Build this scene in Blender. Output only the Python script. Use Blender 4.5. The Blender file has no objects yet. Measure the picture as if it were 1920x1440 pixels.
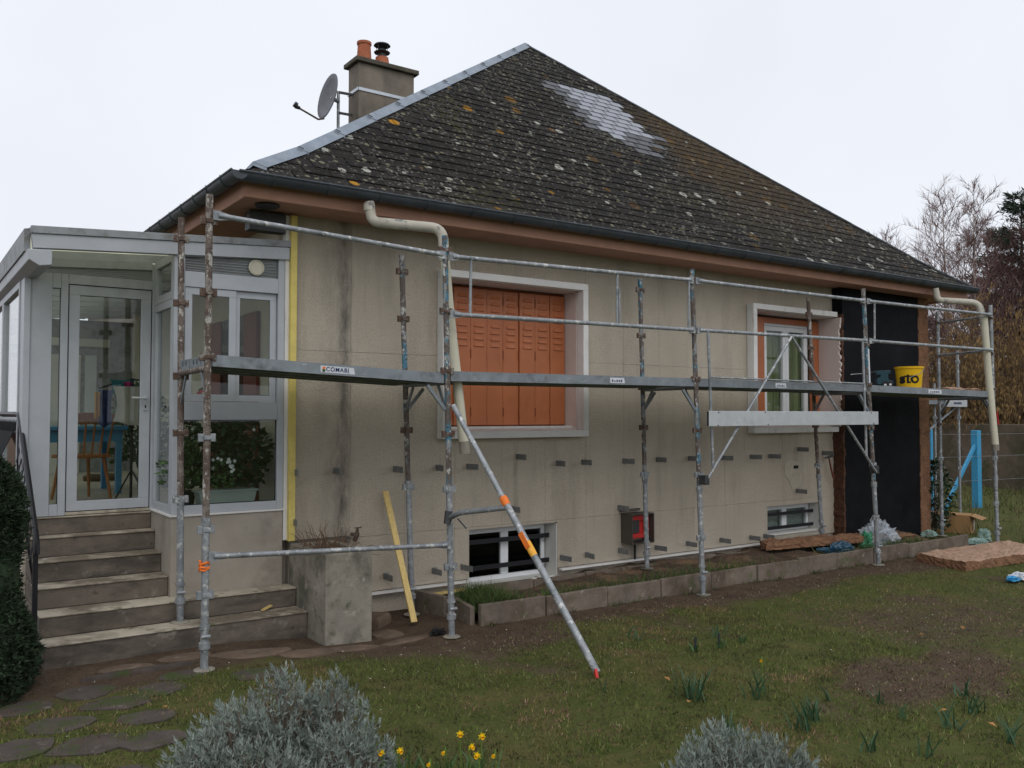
import bpy, bmesh, math, random
import numpy as np
from mathutils import Vector, Matrix, noise as mnoise
R = math.radians
random.seed(7)
rng = np.random.default_rng(11)
scene = bpy.context.scene
col = scene.collection

# ------------------------------------------------------------------ camera, sky, sun, exposure
cam_d = bpy.data.cameras.new('camera'); cam = bpy.data.objects.new('camera', cam_d); col.objects.link(cam)
cam.location = (0, 0, 1.95); cam.rotation_euler = (R(92.0), 0, R(54.9 - 90.0))
cam_d.sensor_width = 36.0; cam_d.lens = 30.94; cam_d.clip_end = 2000.0; cam_d.clip_start = 0.05
scene.camera = cam
world = bpy.data.worlds.new('World'); scene.world = world; world.use_nodes = True
wn = world.node_tree.nodes; wl = world.node_tree.links; wn.clear()
sky = wn.new('ShaderNodeTexSky'); sky.sky_type = 'NISHITA'; sky.sun_disc = False
sky.sun_elevation = R(48); sky.sun_rotation = R(200); sky.dust_density = 6.0; sky.air_density = 1.0; sky.altitude = 50
hs = wn.new('ShaderNodeHueSaturation'); hs.inputs['Saturation'].default_value = 0.22
sc_ = wn.new('ShaderNodeMixRGB'); sc_.blend_type = 'MULTIPLY'; sc_.inputs[0].default_value = 1.0; sc_.inputs[2].default_value = (0.06, 0.06, 0.06, 1)
ov = wn.new('ShaderNodeMixRGB'); ov.inputs[0].default_value = 0.88; ov.inputs[2].default_value = (0.85, 0.885, 0.955, 1)
bg = wn.new('ShaderNodeBackground'); bg.inputs['Strength'].default_value = 1.0
wo = wn.new('ShaderNodeOutputWorld')
wl.new(sky.outputs[0], hs.inputs['Color']); wl.new(hs.outputs[0], sc_.inputs[1]); wl.new(sc_.outputs[0], ov.inputs[1])
cn = wn.new('ShaderNodeTexNoise'); tcw = wn.new('ShaderNodeTexCoord'); wl.new(tcw.outputs['Generated'], cn.inputs['Vector']); cn.inputs['Scale'].default_value = 2.2; cn.inputs['Detail'].default_value = 4
cr = wn.new('ShaderNodeMapRange'); wl.new(cn.outputs['Fac'], cr.inputs['Value']); cr.inputs['From Min'].default_value = .3; cr.inputs['From Max'].default_value = .7; cr.inputs['To Min'].default_value = .94; cr.inputs['To Max'].default_value = 1.03
cm = wn.new('ShaderNodeVectorMath'); cm.operation = 'SCALE'; wl.new(ov.outputs[0], cm.inputs[0]); wl.new(cr.outputs[0], cm.inputs['Scale'])
wl.new(cm.outputs[0], bg.inputs['Color']); wl.new(bg.outputs[0], wo.inputs['Surface'])
sun_d = bpy.data.lights.new('sun', 'SUN'); sun_d.energy = 0.6; sun_d.angle = R(40); sun_d.color = (1.0, 0.97, 0.92)
sun = bpy.data.objects.new('sun', sun_d); col.objects.link(sun)
sun.rotation_euler = (R(42), 0, R(-20)); sun.location = (0, 0, 30)
vs = scene.view_settings; vs.view_transform = 'Standard'; vs.look = 'None'; vs.exposure = 0.2; vs.gamma = 1.0; vs.use_curve_mapping = False

# ------------------------------------------------------------------ helpers
class MB:
    def __init__(s): s.v = []; s.f = []
    def add(s, vs_, fs):
        b = len(s.v); s.v += [tuple(v) for v in vs_]; s.f += [tuple(b + i for i in f) for f in fs]; return s
    def box(s, x0, x1, y0, y1, z0, z1):
        return s.add([(x0,y0,z0),(x1,y0,z0),(x1,y1,z0),(x0,y1,z0),(x0,y0,z1),(x1,y0,z1),(x1,y1,z1),(x0,y1,z1)],
                     [(0,3,2,1),(4,5,6,7),(0,1,5,4),(1,2,6,5),(2,3,7,6),(3,0,4,7)])
    def bar(s, p0, p1, w, h, up=(0,0,1)):
        p0 = Vector(p0); p1 = Vector(p1); d = (p1 - p0).normalized(); up = Vector(up)
        sd = d.cross(up)
        if sd.length < 1e-4: sd = d.cross(Vector((1,0,0)))
        sd.normalize(); u = sd.cross(d).normalized()
        c = []
        for p in (p0, p1):
            for a, b in ((-1,-1),(1,-1),(1,1),(-1,1)): c.append(p + sd*(a*w/2) + u*(b*h/2))
        return s.add(c, [(0,1,2,3),(7,6,5,4),(0,4,5,1),(1,5,6,2),(2,6,7,3),(3,7,4,0)])
    def tube(s, pts, rad, n=8, cap=True):
        pts = [Vector(p) for p in pts]; m = len(pts)
        if not hasattr(rad, '__len__'): rad = [rad]*m
        b = len(s.v); ref = None
        for i, p in enumerate(pts):
            d = (pts[min(i+1,m-1)] - pts[max(i-1,0)]).normalized()
            if ref is None:
                ref = d.cross(Vector((0,0,1)) if abs(d.z) < .95 else Vector((1,0,0))).normalized()
            else:
                ref = (ref - d*ref.dot(d)).normalized()
            w = d.cross(ref)
            for k in range(n):
                a = 2*math.pi*k/n; s.v.append(tuple(p + (ref*math.cos(a) + w*math.sin(a))*rad[i]))
        for i in range(m-1):
            for k in range(n):
                k2 = (k+1) % n; s.f.append((b+i*n+k, b+i*n+k2, b+(i+1)*n+k2, b+(i+1)*n+k))
        if cap:
            s.f.append(tuple(b+k for k in range(n))[::-1]); s.f.append(tuple(b+(m-1)*n+k for k in range(n)))
        return s
    def lathe(s, c, prof, n=20, cap=True):
        b = len(s.v); c = Vector(c)
        for r_, z in prof:
            for k in range(n):
                a = 2*math.pi*k/n; s.v.append((c.x + r_*math.cos(a), c.y + r_*math.sin(a), c.z + z))
        for i in range(len(prof)-1):
            for k in range(n):
                k2 = (k+1) % n; s.f.append((b+i*n+k, b+i*n+k2, b+(i+1)*n+k2, b+(i+1)*n+k))
        if cap:
            s.f.append(tuple(b+k for k in range(n))[::-1]); s.f.append(tuple(b+(len(prof)-1)*n+k for k in range(n)))
        return s
    def prism(s, poly, vec):          # poly: 3D points, extruded by vec
        n = len(poly); v = [Vector(p) for p in poly]; e = Vector(vec)
        return s.add([*v, *[p + e for p in v]], [tuple(range(n)), tuple(range(2*n-1, n-1, -1))] + [(i, i+n, (i+1)%n+n, (i+1)%n)[::-1] for i in range(n)])
    def frame(s, x0, x1, z0, z1, y0, y1, w):   # rectangular frame in the XZ plane
        s.box(x0, x1, y0, y1, z0, z0+w); s.box(x0, x1, y0, y1, z1-w, z1)
        s.box(x0, x0+w, y0, y1, z0+w, z1-w); s.box(x1-w, x1, y0, y1, z0+w, z1-w); return s
    def framey(s, y0, y1, z0, z1, x0, x1, w):  # in the YZ plane
        s.box(x0, x1, y0, y1, z0, z0+w); s.box(x0, x1, y0, y1, z1-w, z1)
        s.box(x0, x1, y0, y0+w, z0+w, z1-w); s.box(x0, x1, y1-w, y1, z0+w, z1-w); return s
    def leaf(s, p, d, n, L, w, fold=.0):
        p = Vector(p); d = Vector(d); n = Vector(n); sd = d.cross(n)
        if sd.length < 1e-5: sd = d.orthogonal()
        sd.normalize()
        return s.add([p, p + d*L*.45 + sd*w/2, p + d*L, p + d*L*.45 - sd*w/2], [(0,1,2,3)])
    def mesh(s, name):
        me = bpy.data.meshes.new(name); me.from_pydata(s.v, [], s.f); me.validate(); me.update(); return me
    def build(s, name, m, parent=None, smooth=False, bevel=0, normals=True):
        me = s.mesh(name)
        if normals and len(s.f) < 60000:
            bm = bmesh.new(); bm.from_mesh(me); bmesh.ops.recalc_face_normals(bm, faces=bm.faces); bm.to_mesh(me); bm.free()
        me.materials.append(m)
        if smooth:
            me.polygons.foreach_set('use_smooth', [True]*len(me.polygons))
            try: me.set_sharp_from_angle(angle=R(40))
            except Exception: pass
        return link(name, me, parent, bevel)
def link(name, me, parent=None, bevel=0, loc=(0,0,0), rot=(0,0,0)):
    o = bpy.data.objects.new(name, me); col.objects.link(o)
    o.location = loc; o.rotation_euler = rot
    if parent is not None:
        o.parent = parent
        if parent.type == 'EMPTY': o.location = Vector(loc) - parent.location
    if bevel:
        b = o.modifiers.new('bevel', 'BEVEL'); b.width = bevel; b.segments = 2; b.limit_method = 'ANGLE'
    return o
def thing(name, label, cat, loc=(0,0,0), group=None):
    o = bpy.data.objects.new(name, None); col.objects.link(o); o.location = loc; o.empty_display_size = .2
    return tag(o, label, cat, group)
def tag(o, label, cat, group=None):
    o['label'] = label; o['category'] = cat
    if group: o['group'] = group
    return o
def struct(o, kind='structure'):
    o['kind'] = kind; return o
def text_mesh(body, size, bold=0.0, spacing=1.0):
    c = bpy.data.curves.new('txt', 'FONT'); c.body = body; c.size = size; c.offset = bold; c.align_x = 'CENTER'; c.align_y = 'CENTER'
    c.space_character = spacing; c.resolution_u = 4
    o = bpy.data.objects.new('txt', c); col.objects.link(o); bpy.context.view_layer.update()
    me = bpy.data.meshes.new_from_object(o.evaluated_get(bpy.context.evaluated_depsgraph_get()))
    bpy.data.objects.remove(o); bpy.data.curves.remove(c); return me

# ------------------------------------------------------------------ materials
def lin(c): return tuple(((x/12.92) if x <= .04045 else ((x+.055)/1.055)**2.4) for x in c)
class NT:
    def __init__(s, name):
        s.m = bpy.data.materials.new(name); s.m.use_nodes = True; s.n = s.m.node_tree.nodes; s.l = s.m.node_tree.links
        s.b = s.n['Principled BSDF']; s.out = s.n['Material Output']; s._pos = None
    def new(s, t, **k):
        n = s.n.new(t)
        for a, v in k.items(): setattr(n, a, v)
        return n
    def pos(s, scale=(1,1,1)):
        if s._pos is None: s._pos = s.new('ShaderNodeNewGeometry')
        if tuple(scale) == (1,1,1): return s._pos.outputs['Position']
        v = s.new('ShaderNodeVectorMath', operation='MULTIPLY'); s.l.new(s._pos.outputs['Position'], v.inputs[0]); v.inputs[1].default_value = scale
        return v.outputs[0]
    def noise(s, scale, detail=5, rough=.6, stretch=(1,1,1), dist=0):
        n = s.new('ShaderNodeTexNoise'); s.l.new(s.pos(stretch), n.inputs['Vector'])
        n.inputs['Scale'].default_value = scale; n.inputs['Detail'].default_value = detail; n.inputs['Roughness'].default_value = rough; n.inputs['Distortion'].default_value = dist
        return n.outputs['Fac']
    def ramp(s, fac, lo, hi):
        n = s.new('ShaderNodeMapRange'); s.l.new(fac, n.inputs['Value']); n.inputs['From Min'].default_value = lo; n.inputs['From Max'].default_value = hi; n.clamp = True
        return n.outputs[0]
    def math(s, op, a, b=None):
        n = s.new('ShaderNodeMath', operation=op)
        for i, x in enumerate((a, b)):
            if x is None: continue
            if isinstance(x, (int, float)): n.inputs[i].default_value = x
            else: s.l.new(x, n.inputs[i])
        return n.outputs[0]
    def mix(s, fac, a, b):
        n = s.new('ShaderNodeMixRGB')
        for i, x in enumerate((fac, a, b)):
            if isinstance(x, (int, float)): n.inputs[i].default_value = x
            elif isinstance(x, tuple): n.inputs[i].default_value = (*x, 1)[:4]
            else: s.l.new(x, n.inputs[i])
        return n.outputs[0]
    def bump(s, h, strength, dist=.01, prev=None):
        n = s.new('ShaderNodeBump'); n.inputs['Strength'].default_value = strength; n.inputs['Distance'].default_value = dist; s.l.new(h, n.inputs['Height'])
        if prev is not None: s.l.new(prev, n.inputs['Normal'])
        s.l.new(n.outputs[0], s.b.inputs['Normal']); return n.outputs[0]
    def done(s, color, rough=.8, metal=0, spec=.3):
        if isinstance(color, tuple): s.b.inputs['Base Color'].default_value = (*color, 1)
        else: s.l.new(color, s.b.inputs['Base Color'])
        if isinstance(rough, (int, float)): s.b.inputs['Roughness'].default_value = rough
        else: s.l.new(rough, s.b.inputs['Roughness'])
        s.b.inputs['Metallic'].default_value = metal; s.b.inputs['Specular IOR Level'].default_value = spec
        return s.m
def mat(name, c, var=.25, vs=6, rough=.8, bump=.0, bs=80, metal=0, spec=.3, layers=(), stretch=(1,1,1), bd=.01):
    """base colour with tonal variation, plus worn patches: layers = (colour, scale, lo, hi, stretch)"""
    t = NT(name)
    k = t.mix(t.ramp(t.noise(vs, 6, .65, stretch), .3, .7), tuple(x*(1-var) for x in c), tuple(min(1, x*(1+var)) for x in c))
    for L in layers:
        st = L[4] if len(L) > 4 else (1,1,1)
        k = t.mix(t.ramp(t.noise(L[1], 6, .65, st), L[2], L[3]), k, L[0])
    if bump: t.bump(t.noise(bs, 4, .6), bump, bd)
    return t.done(k, rough, metal, spec)
M = {}
M['zinc'] = mat('zinc', (.26,.30,.35), .18, 5, .42, .05, 30, .75, .5, layers=[((.36,.38,.40), 9, .55, .75)])
M['zinc_gutter'] = mat('zinc_gutter', (.065,.075,.088), .25, 4, .5, .05, 30, .35, .4, layers=[((.10,.105,.10), 7, .55, .75), ((.05,.06,.04), 14, .58, .7)])
M['soffit'] = mat('soffit_paint', (.40,.215,.15), .12, 3, .7, .1, 60, layers=[((.28,.15,.11), 2.2, .55, .8), ((.42,.24,.17), 9, .62, .75)])
M['orange'] = mat('orange_paint', (.42,.135,.052), .10, 3, .45, .06, 25, 0, .4, layers=[((.27,.07,.025), 5, .6, .8, (1,1,.3))])
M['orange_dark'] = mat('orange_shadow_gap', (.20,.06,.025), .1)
M['surround'] = mat('surround_paint', (.70,.685,.66), .08, 3, .75, .15, 90, layers=[((.40,.38,.34), 4, .58, .8, (2,2,.5))])
M['reveal'] = mat('reveal_render', (.60,.50,.46), .07, 4, .85, .2, 120)
M['pvc'] = mat('white_pvc', (.72,.73,.74), .05, 4, .4, 0, layers=[((.5,.5,.48), 6, .62, .8)])
M['alu'] = mat('painted_aluminium', (.405,.425,.45), .07, 5, .42, 0, 30, 0, .45, layers=[((.30,.31,.31), 2.5, .55, .8, (1,1,.5))])
M['alu_dirty'] = mat('weathered_aluminium', (.27,.28,.29), .2, 9, .55, .1, 60, 0, .4, layers=[((.13,.13,.11), 7, .5, .7)])
M['gasket'] = mat('black_gasket', (.012,.012,.013), .1)
M['concrete'] = mat('concrete', (.27,.245,.20), .25, 3, .9, .5, 40, layers=[((.12,.115,.09), 2.6, .48, .64), ((.40,.37,.31), 5, .56, .68), ((.085,.09,.055), 7, .58, .70), ((.44,.41,.35), 16, .64, .70)])
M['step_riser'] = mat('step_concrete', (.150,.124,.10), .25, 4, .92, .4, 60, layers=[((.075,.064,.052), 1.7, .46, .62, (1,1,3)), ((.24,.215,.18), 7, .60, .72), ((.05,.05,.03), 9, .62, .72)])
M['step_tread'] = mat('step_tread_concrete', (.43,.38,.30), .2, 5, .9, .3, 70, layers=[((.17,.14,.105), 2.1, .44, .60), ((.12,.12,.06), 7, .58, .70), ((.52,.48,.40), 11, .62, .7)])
M['render_base'] = mat('base_render', (.34,.30,.25), .14, 2.5, .9, .3, 80, layers=[((.22,.19,.16), 1.9, .55, .7)])
M['edging'] = mat('edging_concrete', (.165,.132,.105), .28, 4, .95, .5, 40, layers=[((.095,.070,.050), 3, .46, .64), ((.09,.11,.045), 6, .58, .70), ((.30,.26,.21), 10, .60, .70)])
M['soil'] = mat('soil', (.085,.055,.038), .4, 9, 1, 1.0, 30, layers=[((.23,.14,.085), 3, .48, .66), ((.05,.035,.025), 12, .56, .7)], bd=.03)
M['galv'] = mat('galvanised_steel', (.30,.315,.33), .28, 16, .55, .12, 60, .45, .5, layers=[((.13,.15,.16), 8, .50, .68), ((.56,.56,.54), 20, .56, .62), ((.20,.14,.10), 13, .64, .70), ((.62,.61,.58), 45, .62, .68)])
M['galv_light'] = mat('aluminium_board', (.50,.52,.53), .1, 6, .45, .03, 40, .4, .5, layers=[((.36,.37,.37), 9, .6, .75), ((.25,.25,.24), 24, .68, .75)])
M['deck_side'] = mat('steel_deck', (.23,.255,.275), .2, 7, .55, .06, 50, .45, .5, layers=[((.42,.43,.42), 13, .62, .70, (.6,1,2)), ((.13,.14,.15), 5, .55, .72)])
def peel(name, under, a, b, w):
    t = NT(name)
    k = t.mix(t.ramp(t.noise(6, 4, .6, (1,1,.8)), .5, .55), under, a)
    k = t.mix(t.ramp(t.noise(12, 6, .7, (1,1,.55)), .54, .58), k, b)
    k = t.mix(t.ramp(t.noise(19, 5, .7, (1,1,.6)), .56, .60), k, w)
    k = t.mix(t.ramp(t.noise(34, 5, .7), .56, .62), k, (.075,.055,.045)); k = t.mix(t.ramp(t.noise(70, 4, .7), .62, .68), k, w)
    t.bump(t.noise(22, 6, .7), .5, .004)
    return t.done(k, .75, .1, .3)
M['peel_rust'] = peel('rusty_peeling_paint', (.115,.082,.066), (.16,.125,.105), (.24,.215,.19), (.46,.44,.40))
M['peel_blue'] = peel('blue_peeling_paint', (.13,.105,.09), (.07,.19,.26), (.27,.28,.28), (.52,.51,.48))
M['rust'] = mat('rusty_clamp', (.125,.08,.062), .35, 25, .8, .3, 80, .2, .3, layers=[((.27,.25,.22), 22, .54, .62), ((.10,.17,.21), 16, .60, .66)])
M['cream_pipe'] = mat('cream_pvc_pipe', (.46,.43,.36), .08, 5, .55, .03, 30, layers=[((.33,.30,.25), 4, .50, .72), ((.16,.16,.155), 8, .57, .64), ((.56,.53,.45), 15, .6, .68)])
M['cream_clean'] = mat('cream_pvc_pipe_clean', (.56,.53,.41), .05, 5, .45, 0, 30, layers=[((.42,.38,.28), 4, .6, .78)])
M['orange_tape'] = mat('orange_tape', (.85,.20,.03), .15, 20, .5, .3, 60)
M['yellow_tape'] = mat('amber_tape', (.85,.42,.05), .12, 20, .5, .3, 60)
M['red'] = mat('red_plastic', (.55,.035,.03), .1, 10, .45)
M['yellow_strip'] = mat('yellow_batten_paint', (.66,.53,.16), .12, 6, .75, .2, 60, layers=[((.48,.38,.12), 8, .6, .75)])
M['pine'] = mat('pine_wood', (.63,.46,.18), .15, 9, .65, .1, 60, stretch=(6,6,.7), layers=[((.42,.25,.09), 14, .66, .72)])
M['black_board'] = mat('black_membrane', (.0065,.0068,.009), .4, 2.5, .7, 1.0, 5, 0, .10, layers=[((.012,.013,.016), 3, .55, .75), ((.03,.03,.033), 60, .70, .76)])
M['fibre'] = mat('wood_fibre', (.26,.135,.075), .3, 12, 1, 1.0, 70, layers=[((.14,.07,.045), 6, .5, .7), ((.40,.25,.16), 25, .58, .7)], bd=.02)
M['fibre_pale'] = mat('wood_fibre_pale', (.42,.27,.185), .22, 10, 1, 1.0, 60, layers=[((.25,.14,.09), 8, .55, .72), ((.54,.40,.30), 18, .58, .7)], bd=.02)
M['fibre_dark'] = mat('wood_fibre_edge', (.115,.055,.035), .35, 18, 1, 1.0, 70, layers=[((.19,.10,.065), 16, .58, .7)], bd=.02)
M['black_iron'] = mat('black_iron', (.015,.015,.018), .2, 8, .45, .1, 40, .3, .5)
M['terracotta'] = mat('terracotta', (.40,.13,.065), .2, 9, .85, .2, 60, layers=[((.22,.085,.05), 7, .55, .7)])
M['chimney'] = mat('chimney_render', (.215,.185,.15), .22, 3, .95, .3, 60, layers=[((.10,.09,.075), 2.0, .50, .72, (1,1,.6))])
M['chimney_cap'] = mat('chimney_cap', (.10,.09,.07), .3, 6, .95, .5, 50, layers=[((.05,.05,.03), 9, .55, .7)])
M['dish'] = mat('dish_grey', (.14,.14,.155), .12, 6, .5, 0, layers=[((.10,.10,.11), 5, .55, .75)])
M['dark_metal'] = mat('dark_metal', (.06,.06,.062), .3, 14, .5, .1, 60, .5, .5)
M['steel_band'] = mat('steel_band', (.55,.58,.62), .1, 8, .35, 0, 30, .5, .5)
M['bucket'] = mat('yellow_plastic', (.80,.47,.012), .05, 6, .35, 0, layers=[((.62,.36,.02), 9, .62, .75)])
M['ink'] = mat('black_print', (.012,.012,.012), .05)
M['sticker'] = mat('white_sticker', (.62,.64,.67), .1, 30, .6, layers=[((.40,.41,.42), 25, .6, .7)])
M['navy'] = mat('navy_print', (.02,.035,.12), .05)
M['teal'] = mat('teal_plastic', (.012,.045,.06), .1, 9, .45)
M['tool_black'] = mat('tool_black', (.012,.012,.013), .1, 9, .6)
M['card'] = mat('cardboard', (.34,.195,.085), .12, 5, .85, .1, 40, layers=[((.25,.14,.06), 4, .58, .75)])
M['blue_paint'] = mat('blue_paint', (.055,.30,.52), .12, 8, .6, .1, 40, layers=[((.17,.42,.60), 16, .62, .7), ((.04,.16,.25), 6, .62, .75)])
M['gardenwall'] = mat('garden_wall', (.12,.092,.068), .3, 1.1, .95, .6, 20, layers=[((.06,.055,.032), .8, .46, .62), ((.19,.15,.115), 5, .56, .70), ((.05,.06,.025), 2.5, .56, .68)])
M['bark_birch'] = mat('birch_bark', (.42,.36,.30), .2, 3, .9, .2, 30, layers=[((.09,.065,.05), 3.5, .54, .64, (1,1,2))])
M['twig_purple'] = mat('birch_twig', (.20,.125,.115), .3, 2, .9)
M['twig_brown'] = mat('shrub_stem', (.13,.085,.05), .35, 2, .95)
M['catkin'] = mat('hazel_catkin', (.26,.165,.065), .4, 3, .9, layers=[((.15,.10,.05), 1.2, .5, .7)])
M['needle'] = mat('conifer_needle', (.030,.048,.030), .45, 1.3, .8)
M['needle_bush'] = mat('bush_needle', (.022,.040,.018), .5, 9, .75)
M['bark'] = mat('dark_bark', (.07,.05,.038), .3, 8, .95, .5, 30)
M['redtwig'] = mat('red_brown_twig', (.085,.045,.040), .35, 1.5, .9)
M['leaf'] = mat('leaf_green', (.055,.105,.03), .45, 14, .6, 0, spec=.4)
M['leaf_dark'] = mat('leaf_dark_green', (.02,.045,.016), .45, 14, .45, 0, spec=.5)
M['leaf_yellowgreen'] = mat('leaf_light_green', (.12,.20,.035), .3, 14, .6)
M['bulb_leaf'] = mat('bulb_leaf', (.045,.095,.045), .3, 14, .55)
M['lavender'] = mat('lavender_leaf', (.23,.265,.235), .3, 18, .85, layers=[((.12,.145,.12), 5, .48, .66), ((.20,.165,.13), 11, .60, .70)])
M['lav_stem'] = mat('lavender_stem', (.17,.135,.105), .3, 18, .9)
M['petal'] = mat('daffodil_petal', (.86,.66,.02), .08, 20, .6)
M['trumpet'] = mat('daffodil_trumpet', (.90,.50,.01), .08, 20, .6)
M['dead_leaf'] = mat('dead_leaf', (.38,.20,.07), .3, 30, .9)
M['twig_dry'] = mat('dry_twig', (.15,.095,.06), .3, 20, .95)
M['white'] = mat('white_paint', (.62,.61,.57), .08, 3, .7)
M['veranda_wall'] = mat('cream_wall', (.58,.53,.44), .08, 2, .9)
M['brown_shutter'] = mat('brown_red_shutter', (.20,.055,.035), .15, 4, .6)
M['tilefloor'] = mat('veranda_floor', (.50,.45,.37), .12, 3, .5)
M['chairwood'] = mat('varnished_wood', (.33,.125,.04), .2, 10, .45, stretch=(4,4,.6))
M['blue_table'] = mat('blue_table_paint', (.06,.24,.42), .12, 6, .5)
M['cloth_cream'] = mat('cream_cloth', (.50,.47,.39), .08, 8, .95)
M['cloth_navy'] = mat('navy_cloth', (.03,.05,.14), .2, 12, .95)
M['cloth_teal'] = mat('teal_cloth', (.03,.20,.22), .2, 12, .95)
M['cloth_amber'] = mat('amber_cloth', (.55,.26,.04), .1, 12, .95)
M['cloth_pink'] = mat('pink_cloth', (.42,.05,.17), .1, 12, .95)
M['shoe'] = mat('brown_shoe', (.10,.055,.035), .2, 20, .6)
M['trough'] = mat('grey_planter_plastic', (.30,.33,.30), .08, 6, .6)
M['pot_dark'] = mat('dark_pot', (.03,.035,.035), .1, 6, .6)
M['flower_white'] = mat('white_petal', (.75,.74,.72), .05)
M['flower_red'] = mat('red_petal', (.55,.03,.03), .1)
M['curtain'] = mat('green_curtain', (.30,.33,.17), .2, 3, .95, stretch=(9,9,.3))
M['hammer_wood'] = mat('hammer_handle', (.16,.045,.03), .2, 20, .6)
M['stone'] = mat('paving_stone', (.075,.060,.052), .3, 6, .95, .6, 40, layers=[((.19,.165,.14), 9, .60, .70), ((.05,.065,.02), 5, .50, .62), ((.07,.05,.035), 4, .55, .68)])
M['slab_brown'] = mat('brown_flagstone', (.135,.095,.068), .3, 6, .95, .5, 40, layers=[((.22,.17,.13), 7, .60, .74), ((.07,.05,.035), 4, .55, .7)])
M['crumb'] = mat('pale_crumb', (.62,.58,.50), .2, 40, .9)
M['bracket'] = mat('galvanised_bracket', (.22,.23,.235), .2, 18, .5, .05, 60, .5, .5, layers=[((.26,.27,.27), 25, .6, .72)])
M['meter_metal'] = mat('meter_box_metal', (.085,.075,.062), .15, 5, .6, 0, 30, .2, .4)
M['slate_new'] = mat('clean_slate', (.28,.29,.325), .07, 7, .5, .08, 90, 0, .4, layers=[((.21,.22,.25), 5, .60, .78), ((.33,.34,.36), 22, .62, .72)])
M['slate_wash'] = mat('half_clean_slate', (.085,.088,.10), .25, 8, .6, .15, 90, 0, .4, layers=[((.07,.068,.066), 9, .5, .66), ((.22,.23,.25), 14, .6, .7)])

def glass(name, tint=(.86,.89,.88), gloss=1.45, haze=0):
    t = NT(name); n = t.n; n.remove(t.b)
    tr = t.new('ShaderNodeBsdfTransparent'); tr.inputs[0].default_value = (*tint, 1)
    gl = t.new('ShaderNodeBsdfGlossy'); gl.inputs['Roughness'].default_value = .02; gl.inputs[0].default_value = (1,1,1,1)
    lw = t.new('ShaderNodeLayerWeight'); lw.inputs[0].default_value = .5
    fr_ = t.math('ADD', t.math('MULTIPLY', t.math('POWER', lw.outputs['Facing'], 5.0), .9), .022)
    mx = t.new('ShaderNodeMixShader'); t.l.new(fr_, mx.inputs[0]); t.l.new(tr.outputs[0], mx.inputs[1]); t.l.new(gl.outputs[0], mx.inputs[2])
    t.l.new(mx.outputs[0], t.out.inputs[0]); return t.m
M['glass'] = glass('window_glass'); M['glass_dark'] = glass('basement_glass', (.5,.52,.52))
def translucent(name, c, tf, rough=.5, lines=None):
    t = NT(name); n = t.n; n.remove(t.b)
    kc = t.mix(t.ramp(t.noise(3, 5), .4, .7), tuple(x*.8 for x in c), c)
    d = t.new('ShaderNodeBsdfDiffuse'); tl = t.new('ShaderNodeBsdfTranslucent'); t.l.new(kc, d.inputs[0]); t.l.new(kc, tl.inputs[0])
    mx = t.new('ShaderNodeMixShader'); mx.inputs[0].default_value = tf; t.l.new(d.outputs[0], mx.inputs[1]); t.l.new(tl.outputs[0], mx.inputs[2])
    t.l.new(mx.outputs[0], t.out.inputs[0]); return t.m
M['polycarb'] = translucent('polycarbonate', (.93,.93,.80), .88)
def film(name, c, tr):
    t = NT(name); d = t.b; t.done(c, .25, 0, .6)
    tp = t.new('ShaderNodeBsdfTransparent'); mx = t.new('ShaderNodeMixShader'); mx.inputs[0].default_value = tr
    t.l.new(d.outputs[0], mx.inputs[1]); t.l.new(tp.outputs[0], mx.inputs[2]); t.l.new(mx.outputs[0], t.out.inputs[0]); return t.m
M['film_clear'] = film('clear_film', (.55,.60,.66), .62); M['film_green'] = film('green_film', (.05,.33,.17), .35); M['film_blue'] = film('blue_film', (.03,.10,.17), .35)
M['film_white'] = film('white_film', (.66,.70,.74), .2); M['film_mint'] = film('mint_film', (.34,.50,.45), .5); M['film_cyan'] = film('cyan_film', (.04,.33,.62), .1)

def wall_material():
    t = NT('facade_render')
    k = t.mix(t.ramp(t.noise(1.1, 6, .6), .3, .7), (.495,.432,.345), (.605,.535,.435))
    k = t.mix(t.ramp(t.noise(1.6, 5, .6, (1.6,1.6,.28)), .50, .74), k, (.40,.35,.285)); k = t.mix(t.math('MULTIPLY', t.ramp(t.noise(5, 6, .7, (1.5,1.5,.12)), .56, .76), .5), k, (.32,.28,.23)); k = t.mix(t.math('MULTIPLY', t.ramp(t.noise(2.6, 7, .75), .58, .74), .45), k, (.62,.555,.455))
    k = t.mix(t.ramp(t.noise(160, 3, .6), .50, .68), k, (.32,.275,.22))
    k = t.mix(t.ramp(t.noise(210, 2, .6), .60, .74), k, (.60,.52,.42))
    sx = t.new('ShaderNodeSeparateXYZ'); t.l.new(t.pos(), sx.inputs[0])
    def streak(x0, w, strength, col_, zlo=-9, zhi=9):
        wob = t.math('MULTIPLY', t.math('SUBTRACT', t.noise(1.4, 3), .5), .10)
        d = t.math('ABSOLUTE', t.math('SUBTRACT', t.math('ADD', sx.outputs[0], wob), x0))
        m_ = t.ramp(d, w, w*.15)
        m_ = t.math('MULTIPLY', m_, t.math('MULTIPLY', t.ramp(t.noise(7, 5, .7, (1,1,.35)), .30, .62), strength))
        m_ = t.math('MULTIPLY', m_, t.ramp(sx.outputs[2], zlo, zlo+.3)); m_ = t.math('MULTIPLY', m_, t.ramp(sx.outputs[2], zhi, zhi-.3))
        return m_
    k = t.mix(streak(3.56, .10, .85, None), k, (.085,.078,.072))
    k = t.mix(streak(3.44, .22, .35, None), k, (.14,.125,.11))
    k = t.mix(streak(5.6, .05, .4, None, -9, 1.7), k, (.15,.13,.115))
    k = t.mix(streak(7.45, .25, .30, None, -9, .8), k, (.20,.18,.15))
    h = t.math('ADD', t.noise(120, 3, .6), t.math('MULTIPLY', t.noise(38, 3, .6), .7))
    t.bump(h, .9, .014)
    return t.done(k, .95, 0, .15)
M['wall'] = wall_material()

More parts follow.
